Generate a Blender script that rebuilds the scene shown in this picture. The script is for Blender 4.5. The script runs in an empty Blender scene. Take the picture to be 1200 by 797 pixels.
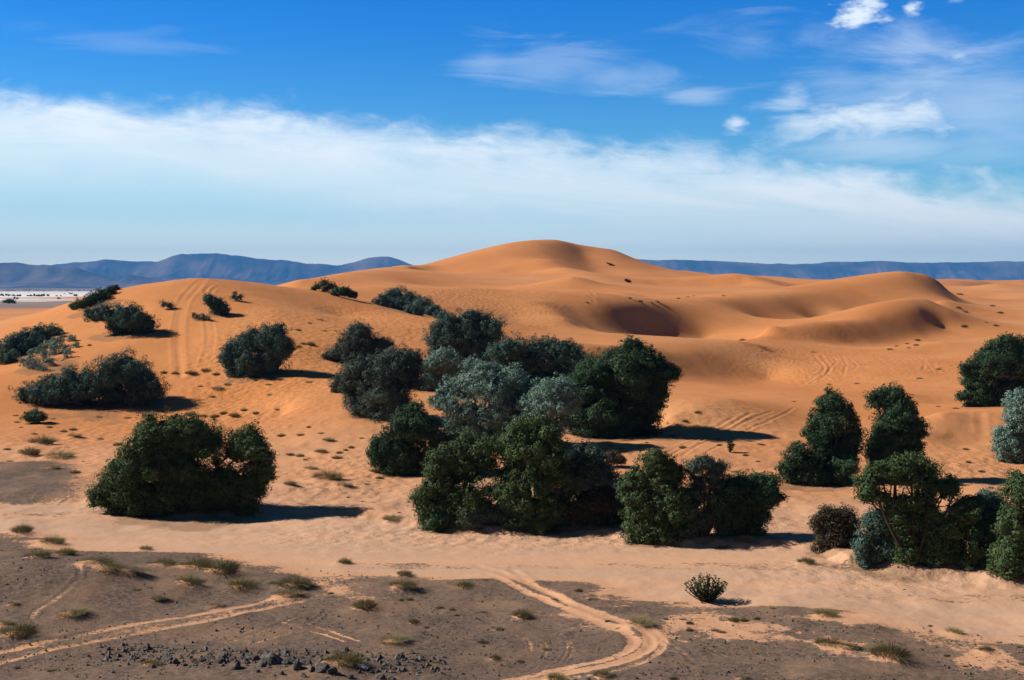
import bpy, math, random
import numpy as np
from mathutils import Vector

rng = np.random.default_rng(11)
random.seed(5)
scene = bpy.context.scene
col = scene.collection

# ------------------------------------------------------------------ camera
F = 1500.0                  # focal length in photo pixels (1200 wide)
HC = 11.0                   # eye height above the wadi floor
TH = math.atan((398.5 - 336.0) / F)
CT, ST = math.cos(TH), math.sin(TH)
cam_d = bpy.data.cameras.new('camera')
cam = bpy.data.objects.new('camera', cam_d)
col.objects.link(cam)
cam.location = (0, 0, HC)
cam.rotation_euler = (math.pi / 2 - TH, 0, 0)
cam_d.sensor_width = 36.0
cam_d.lens = 36.0 * F / 1200.0
cam_d.clip_start = 0.5
cam_d.clip_end = 60000
scene.camera = cam

def ray(px, py):
    """direction per metre of forward distance: (x/Y, (z-HC)/Y)"""
    u = (px - 600.0) / F
    v = (398.5 - py) / F
    fw = CT + v * ST
    return u / fw, (v * CT - ST) / fw

def project(x, y, z):
    f = y * CT - (z - HC) * ST
    up = y * ST + (z - HC) * CT
    return 600 + F * x / f, 398.5 - F * up / f

# ------------------------------------------------------------------ noise
def _hash(ix, iy, seed):
    h = (ix.astype(np.int64) * 374761393 + iy.astype(np.int64) * 668265263 + seed * 1442695041) & 0xffffffff
    h = ((h ^ (h >> 13)) * 1274126177) & 0xffffffff
    return ((h ^ (h >> 16)) & 0xffffff) / float(0xffffff)

def vnoise(x, y, seed=0):
    ix = np.floor(x); iy = np.floor(y)
    fx = x - ix; fy = y - iy
    fx = fx * fx * fx * (fx * (fx * 6 - 15) + 10); fy = fy * fy * fy * (fy * (fy * 6 - 15) + 10)
    a = _hash(ix, iy, seed); b = _hash(ix + 1, iy, seed)
    c = _hash(ix, iy + 1, seed); d = _hash(ix + 1, iy + 1, seed)
    return (a + (b - a) * fx) * (1 - fy) + (c + (d - c) * fx) * fy

def fbm(x, y, seed=0, octv=4, gain=.5):
    s = 0; a = 1; n = 0
    for k in range(octv):
        s = s + a * vnoise(x * 2 ** k + 17.3 * k, y * 2 ** k - 9.1 * k, seed + k)
        n += a; a *= gain
    return s / n

def sstep(a, b, x):
    t = np.clip((x - a) / (b - a), 0, 1)
    return t * t * (3 - 2 * t)

# ------------------------------------------------------------------ terrain
# lines of ground points: (pixel x, pixel y, distance).  The ground is one smooth sheet through them.
LINES = [
 # left dune, rising from the flat to its rounded top
 [(0,500,95),(60,500,95),(120,500,95),(200,497,96),(280,492,96),(330,488,96)],
 [(0,462,104),(60,474,102),(115,475,102),(200,470,103),(280,468,103)],
 [(-60,440,117),(0,425,117),(40,428,114),(90,435,112),(200,440,111),(260,440,110),(310,438,109),(350,438,109)],
 [(0,400,129),(60,398,125),(100,398,123),(160,400,121),(220,400,121),(280,395,121),(340,400,120),(400,402,122)],
 [(90,366,138),(130,368,134),(180,362,133),(220,360,133),(270,360,133),(320,362,133),(360,366,136),(400,370,146)],
 [(92,352,143),(130,343,144),(165,336,145),(200,330,146),(235,327,147),(265,328,149),(300,331,152),(330,335,156),(352,338,162)],
 [(20,376,150),(60,364,150)],
 # far side of the left dune falls to the plain
 # ridge between left dune and centre
 [(352,338,162),(390,340,180),(430,336,195),(490,337,210),(540,336,215),(575,339,215),(610,346,210),(640,353,203)],
 [(400,352,176),(440,352,176),(470,368,150),(520,376,146),(560,385,144)],
 [(560,362,190),(600,372,190),(640,388,180)],
 [(600,400,160),(660,405,160)],
 # hollow behind that ridge
 # terrace in front of the dark slip face
 [(640,353,203),(650,363,196),(662,373,190),(682,383,190),(705,389,197),(737,393,207),(775,394,218),(825,395,226),(850,396,222),(885,400,212)],
 [(675,364,206),(712,358,214),(750,356,224),(775,356.5,231),(800,355,240),(830,352,250),(880,349,266),(920,347,274),(950,344,281),(975,340,289),(1000,335,297),(1030,325,307)],
 [(690,406,148),(740,409,155),(790,412,163),(825,411,170),(850,405,177),(870,402,182),(890,406,187),(905,416,186)],
 [(720,437,140),(760,439,146),(800,440,154),(850,441,162),(900,443,167),(950,446,160)],
 [(910,425,176),(930,434,168)],
 # ridges at the foot of the great dune
 [(600,350,246),(650,350,256),(690,349,263),(720,350,256)],
 [(610,345,262),(650,342,266),(690,339,270),(730,343,266),(755,348,255)],
 [(590,344,305),(650,343,321),(700,340,326)],
 [(590,338,330),(620,335,332),(645,329,334),(672,324,336),(690,327,338),(705,332,338)],
 [(600,336,350),(660,333,352),(690,332,356)],
 [(470,336,300),(500,335,330),(550,334,345)],
 # the great dune
 [(490,326,425),(515,314,440),(540,303,455),(570,293,465),(600,286,472),(625,283,478),(655,282,490),(680,287,498),(720,293,502),(740,303,496),(765,316,484),(780,322,470)],
 [(625,283,478),(633,294,463),(645,304,436),(662,314,413),(678,321,396),(692,326,383)],
 [(684,297,489),(687,303,483),(691,310,475),(697,318,463),(703,324,451)],
 [(630,318,415),(655,324,398)],
 [(712,300,490),(722,311,478),(740,321,458)],
 [(540,322,420),(600,318,425),(640,322,405),(600,328,385)],
 [(715,329,430),(740,329,425),(770,328,420)],
 [(520,330,560),(600,330,570),(700,330,590),(760,330,560)],
 # plain behind the slip face
 [(745,351,255),(800,348,285),(850,345,310),(900,342,328)],
 [(720,344,300),(780,341,335),(850,338,360)],
 [(770,334,393),(825,333,396),(870,333,394)],
 [(760,327,400),(795,327,402),(825,324,404),(860,321,402),(880,325,398),(900,332,390),(925,336,385)],
 [(770,330,430),(860,330,440),(920,335,440)],
 [(775,320,520),(800,317,530),(830,321,540),(850,325,540)],
 [(800,328,610),(860,328,620)],
 # right dunes
 [(1030,325,307),(1060,319,315),(1085,322,321),(1100,330,322),(1116,345,322),(1130,358,310)],
 [(960,378,268),(1010,370,270),(1050,362,274),(1085,356,278)],
 [(960,378,228),(985,371,231),(1010,363,235),(1040,355,239),(1065,350,243),(1085,350,247),(1100,356,247),(1112,366,242)],
 [(900,383,212),(940,381,215),(975,379,219),(1010,376,225),(1045,369,232),(1075,361,238)],
 [(900,396,204),(950,400,208),(1000,402,215),(1050,398,223),(1085,391,231),(1105,382,238)],
 [(905,380,252),(940,377,257),(985,369,270),(1030,356,284),(1065,349.5,292)],
 [(940,345,390),(1000,342,390),(1060,340,400),(1110,345,380)],
 [(925,336,450),(950,332,470),(977,328,478),(1000,330,480),(1020,333,470)],
 [(930,338,540),(1000,336,540)],
 [(940,337,452),(977,337,460),(1010,337,460)],
 [(1125,337,585),(1150,336,623),(1190,335,655)],
 [(1130,351,388),(1142,351,391),(1165,352,388)],
 [(1010,331,560),(1040,328,570),(1090,332,580)],
 [(1110,334,560),(1125,331,600),(1150,329,640),(1180,330,660),(1200,328,670),(1260,329,680)],
 [(1100,335,760),(1200,334,780),(1260,334,780)],
 [(1135,338,470),(1150,335,474),(1172,332,478),(1190,334,476),(1215,338,470)],
 [(1150,340,455),(1180,339,458),(1205,341,455)],
 [(1150,338,500),(1180,337,510)],
 [(1130,345,400),(1142,342,405),(1165,345,400),(1190,348,390),(1230,346,390)],
 [(1112,363,264),(1140,373,258),(1165,378,255),(1200,379,254),(1250,378,254)],
 [(1108,352,278),(1135,366,272),(1165,371,270),(1200,372,270),(1250,371,270)],
 [(1160,350,372),(1190,353,368),(1230,352,368)],
 [(1130,356,330),(1170,358,330),(1220,360,325)],
 [(1100,400,203),(1150,398,208),(1200,398,208),(1260,396,210)],
 [(1000,412,195),(1060,412,194),(1110,414,192)],
 [(950,432,168),(1000,432,168),(1060,432,166),(1110,436,162),(1160,430,164),(1220,428,164)],
 # sand slope to the right of the big dark tree
 [(900,465,112),(950,465,115),(1000,462,118),(1060,462,120)],
 [(785,488,87),(812,476,90),(850,466,96)],
 [(750,500,88),(790,497,86),(850,500,85.5),(900,505,85),(950,490,96)],
 [(700,540,76),(780,535,77),(850,540,75.5),(900,540,76),(1000,520,83)],
 [(850,580,67),(930,580,67.5),(1000,570,70),(1050,563,72),(1120,560,73),(1200,560,73)],
 # mound on the right
 [(1088,494,85.5),(1105,484,87),(1125,480.5,88.5),(1145,480,89),(1170,482,88.5),(1190,488,87.5),(1230,494,87)],
 [(1075,500,90),(1110,478,100),(1165,474,103),(1220,474,103)],
 [(1080,508,82),(1095,510,82.5),(1115,515,83),(1150,517,83),(1185,520,82)],
 [(1100,473,116),(1165,472,118),(1220,472,118)],
 # centre hollow with the thickets
 [(400,425,117),(440,430,114),(480,440,110),(520,440,110),(560,440,110)],
 [(330,470,98),(400,485,89),(445,488,88),(500,475,92),(540,470,94)],
 [(440,540,76),(485,552,73.5),(540,540,76),(600,520,82),(650,515,83),(720,508,85)],
 [(620,470,98),(660,450,112),(700,440,124)],
 [(340,520,82),(380,525,80.5),(300,540,77),(200,540,77),(100,535,79),(0,535,79)],
]
ZP = []   # plain anchors (pixel x, distance, height)
for px in range(-500, 1800, 115):
    for Y, z in ((3, 0), (9, 0), (20, 0), (28, 0), (36, .0), (41, .0), (46, .0), (52, .0), (57, .0), (62, .02)):
        if px > 700 and Y > 53: continue
        ZP.append((px, Y, z))
for px in range(-500, 380, 110):
    for Y in (64, 70): ZP.append((px, Y, .12))
for px in (-400, -250, -120):
    for Y, z in ((80, .4), (100, 1.2), (120, 3), (140, 4), (180, 3), (260, 1)): ZP.append((px, Y, z))
for px in range(-400, 330, 60):
    for Y, z in ((210, 1.2), (260, .5), (330, .3), (520, .3), (800, 0), (1500, 0), (4000, 0), (12000, 0)):
        if px > 200 and Y < 500: z = 5
        ZP.append((px, Y, z))
for px, Y, z in ((150,180,7),(220,185,8),(300,200,7.5),(10,430,1.2),(70,470,3.0),(110,460,2.4)):
    ZP.append((px, Y, z))
LINES.append([(350,329,270),(375,325,300),(400,320,330),(425,317,350),(450,317,370)])
LINES.append([(430,317,385),(455,314,400),(480,312,430),(515,310,450)])
LINES.append([(360,331,420),(440,327,480),(500,325,540)])
for px in range(480, 1900, 120):
    for Y, z in ((1000, 7), (1500, 4), (2600, 1), (5000, 0), (12000, 0)): ZP.append((px, Y, z))
for px in (1400, 1600, 1850):
    for Y, z in ((70, .2), (90, 1), (120, 1), (165, 1), (210, 2), (260, 5), (330, 7), (480, 10), (680, 13)): ZP.append((px, Y, z))

pts = []
for ln in LINES:
    for (a, b) in zip(ln[:-1], ln[1:]):
        n = max(1, int(math.hypot(b[0] - a[0], b[1] - a[1]) / 12))
        for k in range(n):
            t = k / n
            pts.append((a[0] + (b[0] - a[0]) * t, a[1] + (b[1] - a[1]) * t, math.exp(math.log(a[2]) * (1 - t) + math.log(b[2]) * t)))
    pts.append(ln[-1])
S = []; L = []; V = []
for px, py, Y in pts:
    s, t = ray(px, py)
    S.append(s); L.append(math.log(Y)); V.append((HC + t * Y) / Y)
for px, Y, z in ZP:
    S.append((px - 600) / F); L.append(math.log(Y)); V.append(z / Y)
S = np.array(S); L = np.array(L); V = np.array(V)
# merge nearly coincident points
key = {}
for i in range(len(S)):
    key.setdefault((round(S[i] / .004), round(L[i] / .004)), []).append(i)
S = np.array([S[v].mean() for v in key.values()]); L = np.array([L[v].mean() for v in key.values()]) if False else np.array([L[v].mean() for v in key.values()])
V = np.array([V[v].mean() for v in key.values()])
C2 = .0038 ** 2
def kern(d2): return np.sqrt(d2 + C2)
N = len(S)
A = np.zeros((N + 1, N + 1))
A[:N, :N] = kern((S[:, None] - S[None]) ** 2 + (L[:, None] - L[None]) ** 2) - np.eye(N) * 5e-5
A[:N, N] = 1; A[N, :N] = 1
W = np.linalg.solve(A, np.concatenate([V, [0]]))

# coarse lattice of the smooth ground, then sampled bilinearly (cubic in between is not needed at this pitch)
gs = np.concatenate([np.linspace(-1.3, -.5, 17)[:-1], np.linspace(-.5, .5, 561), np.linspace(.5, 1.3, 17)[1:]])
gl = np.concatenate([np.linspace(math.log(2), math.log(26), 30)[:-1], np.linspace(math.log(26), math.log(800), 720), np.linspace(math.log(800), math.log(15500), 90)[1:]])
G = np.zeros((len(gl), len(gs)), np.float32)
w32 = W[:N].astype(np.float32); S32 = S.astype(np.float32); L32 = L.astype(np.float32)
gs32 = gs.astype(np.float32)
dS2 = (gs32[:, None] - S32[None]) ** 2 + np.float32(C2)
for i, l in enumerate(gl):
    G[i] = np.sqrt(dS2 + (np.float32(l) - L32)[None] ** 2) @ w32 + W[N]

def base_ratio(s, l):
    i = np.clip(np.searchsorted(gl, l) - 1, 0, len(gl) - 2); j = np.clip(np.searchsorted(gs, s) - 1, 0, len(gs) - 2)
    a = np.clip((l - gl[i]) / (gl[i + 1] - gl[i]), 0, 1); b = np.clip((s - gs[j]) / (gs[j + 1] - gs[j]), 0, 1)
    return (G[i, j] * (1 - b) + G[i, j + 1] * b) * (1 - a) + (G[i + 1, j] * (1 - b) + G[i + 1, j + 1] * b) * a

BANK = np.array([(-400,585),(0,590),(100,600),(200,606),(330,604),(420,612),(480,622),(560,628),(650,624),(740,637),(800,645),(900,646),(960,650),(1000,668),(1100,680),(1200,690),(1800,730)], float)

def flat_py(Y): return 336 + F * HC / Y
def bank_amount(x, y):
    """1 on the low bank behind the wadi road, 0 on the road"""
    px = 600 + F * x / y
    edge = np.interp(px, BANK[:, 0], BANK[:, 1]) + (fbm(x * .45, y * .45, 31) - .5) * 12
    return sstep(-1, 6, edge - flat_py(y)) 

def height(x, y):
    x = np.asarray(x, float); y = np.asarray(y, float)
    s = x / y; l = np.log(y)
    z = base_ratio(s, l) * y
    px = 600 + F * s
    near = sstep(62, 50, y)
    # low bank
    z = z + bank_amount(x, y) * sstep(78, 62, y) * (.22 + .2 * fbm(x * .3, y * .3, 8))
    # bumpy bank and hummocks under the thickets
    z = z + (fbm(x * .25, y * .25, 3) - .5) * .5 * sstep(52, 60, y) * sstep(110, 75, y)
    z = z + (fbm(x * 1.3, y * 1.3, 4, 3) - .5) * .05 * sstep(50, 58, y) * sstep(100, 75, y)
    # stony foreground: faint rises
    z = z + near * (fbm(x * .12, y * .12, 5) - .5) * .7 * sstep(50, 44, y)
    z = z + near * (fbm(x * .9, y * .9, 6, 4) - .5) * .10 * sstep(53, 45, y)
    z = z + .9 * np.exp(-((x + 17.5) / 4.5) ** 2 - ((y - 46.5) / 3.0) ** 2)
    # gentle undulation of the dunes
    z = z + (fbm(x * .05, y * .05, 7, 3) - .5) * .9 * sstep(85, 140, y) * sstep(400, 200, y)
    z = z + (fbm(x * .35, y * .35, 9, 3) - .5) * .12 * sstep(75, 120, y) * sstep(300, 150, y)
    # farther rows of dunes
    far = sstep(560, 760, y) * sstep(3000, 1600, y) * sstep(380, 620, px)
    r = 1 - np.abs(2 * fbm(x * .006, y * .004, 12, 3) - 1) * 1.6
    z = z + far * (r - .55) * 13
    # hill the photographer stands on
    z = np.maximum(z, 9.4 - .335 * np.maximum(y, 0) - .004 * np.abs(x) ** 1.5)
    return z

def ground(px, py, y0=30.0, y1=1200.0):
    """where the line of sight of a pixel first meets the ground"""
    s, t = ray(px, py)
    ys = np.exp(np.linspace(math.log(y0), math.log(y1), 2600))
    h = height(s * ys, ys)
    d = HC + t * ys - h
    k = np.argmax(d < 0) if (d < 0).any() else len(ys) - 1
    if k > 0:
        a = d[k - 1] / (d[k - 1] - d[k] + 1e-9); Y = ys[k - 1] + (ys[k] - ys[k - 1]) * min(max(a, 0), 1)
    else: Y = ys[0]
    x = s * Y
    return Vector((x, Y, float(height(np.array([x]), np.array([Y]))[0])))

# ------------------------------------------------------------------ node helpers
class NT:
    def __init__(self, tree): self.t = tree; self.n = tree.nodes; self.l = tree.links
    def node(self, kind, **kw):
        n = self.n.new(kind)
        for k, v in kw.items(): setattr(n, k, v)
        return n
    def put(self, sock, v):
        if isinstance(v, bpy.types.NodeSocket): self.l.new(v, sock)
        else: sock.default_value = v
    def m(self, op, a, b=0.0, c=None, clamp=False):
        n = self.node('ShaderNodeMath', operation=op, use_clamp=clamp)
        self.put(n.inputs[0], a); self.put(n.inputs[1], b)
        if c is not None: self.put(n.inputs[2], c)
        return n.outputs[0]
    def add(self, a, b): return self.m('ADD', a, b)
    def mul(self, a, b): return self.m('MULTIPLY', a, b)
    def sub(self, a, b): return self.m('SUBTRACT', a, b)
    def ss(self, v, a, b, lo=0.0, hi=1.0):
        n = self.node('ShaderNodeMapRange', interpolation_type='SMOOTHSTEP')
        self.put(n.inputs[0], v); self.put(n.inputs[1], a); self.put(n.inputs[2], b)
        self.put(n.inputs[3], lo); self.put(n.inputs[4], hi)
        return n.outputs[0]
    def mix(self, f, a, b, blend='MIX'):
        n = self.node('ShaderNodeMix', data_type='RGBA', blend_type=blend)
        self.put(n.inputs[0], f); self.put(n.inputs[6], a); self.put(n.inputs[7], b)
        return n.outputs[2]
    def noise(self, vec, scale, detail=4.0, rough=.55, dist=0.0, dim='3D'):
        n = self.node('ShaderNodeTexNoise', noise_dimensions=dim)
        if vec is not None: self.l.new(vec, n.inputs['Vector'])
        n.inputs['Scale'].default_value = scale; n.inputs['Detail'].default_value = detail
        n.inputs['Roughness'].default_value = rough; n.inputs['Distortion'].default_value = dist
        return n.outputs[0]
    def vec(self, x, y, z):
        n = self.node('ShaderNodeCombineXYZ')
        for i, v in enumerate((x, y, z)): self.put(n.inputs[i], v)
        return n.outputs[0]
    def sep(self, v):
        n = self.node('ShaderNodeSeparateXYZ'); self.l.new(v, n.inputs[0]); return n.outputs
    def mapv(self, v, scale=(1, 1, 1), loc=(0, 0, 0), rot=(0, 0, 0)):
        n = self.node('ShaderNodeMapping'); self.l.new(v, n.inputs[0])
        n.inputs['Scale'].default_value = scale; n.inputs['Location'].default_value = loc; n.inputs['Rotation'].default_value = rot
        return n.outputs[0]
    def attr(self, name):
        return self.node('ShaderNodeAttribute', attribute_name=name)
    def bump(self, h, strength, dist, normal=None):
        n = self.node('ShaderNodeBump'); self.put(n.inputs['Height'], h)
        self.put(n.inputs['Strength'], strength); n.inputs['Distance'].default_value = dist
        if normal is not None: self.l.new(normal, n.inputs['Normal'])
        return n.outputs[0]

def new_mat(name):
    m = bpy.data.materials.new(name); m.use_nodes = True
    m.node_tree.nodes.clear()
    t = NT(m.node_tree)
    out = t.node('ShaderNodeOutputMaterial')
    b = t.node('ShaderNodeBsdfPrincipled')
    t.l.new(b.outputs[0], out.inputs[0])
    b.inputs['Roughness'].default_value = .9
    b.inputs['Specular IOR Level'].default_value = .15
    return m, t, b, out

def RGB(r, g, b): return (r, g, b, 1.0)

# ------------------------------------------------------------------ object helpers
def tag(o, label=None, cat=None, group=None, kind=None):
    if label: o['label'] = label
    if cat: o['category'] = cat
    if group: o['group'] = group
    if kind: o['kind'] = kind
    return o

def mesh_from(name, verts, faces_flat, loop_tot, mat, attrs=None, smooth=False):
    """fast mesh from numpy arrays; faces all with the same number of corners"""
    me = bpy.data.meshes.new(name)
    verts = np.asarray(verts, np.float32); ff = np.asarray(faces_flat, np.int32).ravel()
    nf = len(ff) // loop_tot
    me.vertices.add(len(verts)); me.vertices.foreach_set('co', verts.ravel())
    me.loops.add(len(ff)); me.loops.foreach_set('vertex_index', ff)
    me.polygons.add(nf)
    me.polygons.foreach_set('loop_start', np.arange(0, nf * loop_tot, loop_tot, dtype=np.int32))
    try: me.polygons.foreach_set('loop_total', np.full(nf, loop_tot, np.int32))
    except Exception: pass
    me.polygons.foreach_set('use_smooth', np.full(nf, smooth, bool))
    me.update(calc_edges=True)
    for k, v in (attrs or {}).items():
        v = np.asarray(v, np.float32)
        if v.ndim == 1:
            a = me.attributes.new(k, 'FLOAT', 'POINT'); a.data.foreach_set('value', v)
        else:
            a = me.attributes.new(k, 'FLOAT_COLOR', 'POINT'); a.data.foreach_set('color', v.ravel())
    me.materials.append(mat)
    return me

def link(name, me, parent=None):
    o = bpy.data.objects.new(name, me); col.objects.link(o)
    if parent is not None: o.parent = parent
    return o

def empty(name, loc):
    o = bpy.data.objects.new(name, None); col.objects.link(o); o.location = loc
    o.empty_display_size = .3
    return o

# ------------------------------------------------------------------ tracks (pixel polylines laid on the ground), width m, strength, kind
TRACKS = [
 # the sandy bend in the foreground
 ([(615,800),(665,789),(705,781),(738,772),(756,763),(764,752),(757,741),(738,731),(708,721),(672,708),(640,694),(600,676),(560,664)], .36, .8, 'sand'),
 ([(560,806),(600,797),(650,786),(695,777),(722,769),(738,761),(744,752),(734,742),(708,731),(676,718),(640,704),(606,688),(570,672)], .32, .75, 'sand'),
 ([(650,797),(705,789),(745,779),(768,768),(778,755),(770,743),(745,732),(712,721)], .2, .6, 'sand'),
 # wheel ruts of the left track
 ([(-20,768),(40,755),(90,745),(150,733),(210,724),(260,715),(310,706),(350,698)], .30, .85, 'rut'),
 ([(-20,781),(40,767),(90,756),(140,746),(190,736),(250,726),(300,715),(350,706)], .30, .85, 'rut'),
 ([(-20,775),(40,761),(90,750),(150,740),(210,730),(260,721),(310,711),(370,699),(420,690)], .65, .5, 'sand'),
 # sandy wash joining the road
 ([(330,652),(355,664),(380,680),(405,694),(425,700)], .9, .6, 'sand'),
 ([(365,660),(390,674),(412,686),(440,697),(500,706),(560,712)], .7, .45, 'sand'),
 ([(420,694),(520,704),(620,716),(700,724)], .5, .35, 'sand'),
 # thin crossing lines in the gravel
 ([(330,729),(352,735),(380,744),(404,752)], .10, .7, 'rut'),
 ([(347,727),(372,735),(398,744),(420,751)], .10, .7, 'rut'),
 ([(300,753),(318,748),(337,742)], .16, .7, 'rut'),
 ([(270,752),(300,742),(330,730),(352,722)], .14, .5, 'rut'),
 ([(360,730),(375,722),(382,715)], .14, .5, 'rut'),
 ([(622,746),(636,752),(641,760),(636,770),(628,775)], .09, .45, 'rut'),
 ([(604,744),(620,752),(622,764)], .09, .45, 'rut'),
 ([(650,742),(662,750),(665,758),(658,772),(646,781)], .09, .45, 'rut'),
 ([(655,742),(668,752),(670,762),(662,776)], .09, .45, 'rut'),
 ([(780,752),(800,764),(810,776)], .14, .5, 'rut'),
 ([(790,748),(825,758),(850,770)], .14, .5, 'rut'),
 ([(92,664),(93,672),(90,679),(78,690),(64,703),(44,714),(38,724)], .18, .55, 'rut'),
 ([(600,668),(620,682),(652,700),(668,710)], .3, .6, 'rut'),
 ([(640,690),(660,704),(690,718)], .3, .5, 'rut'),
 # tracks over the left dune
 ([(236,327),(224,338),(213,352),(208,370),(206,390),(207,415),(210,442)], .5, 1.0, 'dune'),
 ([(241,327),(230,339),(218,354),(213,372),(211,392),(212,415),(214,442)], .5, 1.0, 'dune'),
 ([(240,344),(243,338),(252,333),(266,334),(278,337)], .4, .9, 'dune'),
 ([(247,344),(250,339),(258,336),(272,338)], .4, .8, 'dune'),
 ([(241,374),(244,390),(243,406),(236,430)], .4, .8, 'dune'),
 ([(247,376),(250,392),(248,408),(240,432)], .4, .7, 'dune'),
 # tracks on the pale sand to the right
 ([(954,416),(960,424),(966,432),(958,440),(942,449)], .4, 1.0, 'dune'),
 ([(963,417),(969,425),(972,433),(964,441),(950,449)], .4, 1.0, 'dune'),
 ([(975,417),(980,424),(972,434),(960,446)], .35, .8, 'dune'),
 ([(988,418),(992,427),(989,437)], .35, .8, 'dune'),
 ([(996,420),(1004,428),(1000,434)], .35, .7, 'dune'),
 ([(1075,418),(1083,425),(1081,435)], .35, .8, 'dune'),
 ([(1083,421),(1088,428),(1095,438)], .35, .6, 'dune'),
 ([(780,537),(806,522),(838,507),(862,494),(880,484)], .25, .9, 'dune'),
 ([(772,536),(800,522),(834,504),(860,490)], .25, .8, 'dune'),
 ([(800,534),(830,516),(870,496),(905,482)], .22, .6, 'dune'),
 ([(820,534),(860,514),(900,494),(930,478)], .22, .6, 'dune'),
 ([(1150,484),(1150,495),(1151,507)], .5, .6, 'dune'),
 ([(690,346),(694,350),(697,354)], .6, .8, 'dune'),
 ([(692,340),(695,344),(698,347)], .6, .8, 'dune'),
 ([(636,362),(646,366),(658,372)], .5, .5, 'dune'),
 # ruts along the wide road
 ([(-20,604),(120,614),(300,628),(480,640),(640,650),(800,663),(1000,684),(1220,712)], .7, .35, 'road'),
 ([(-20,612),(150,622),(330,638),(520,650),(700,664),(880,682),(1050,702),(1220,728)], .8, .35, 'road'),
 ([(-20,618),(140,630),(320,646),(520,660),(720,676),(900,694),(1080,716),(1220,738)], .6, .3, 'road'),
 ([(200,606),(400,624),(600,636),(800,650),(1000,672),(1220,698)], .5, .3, 'road'),
]
# tufts with a little sand heap: filled in by the plant list (x, y, radius, height)
HEAPS = []
LITTER = []      # fallen leaves and twigs round the trees: x, y, radius

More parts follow.
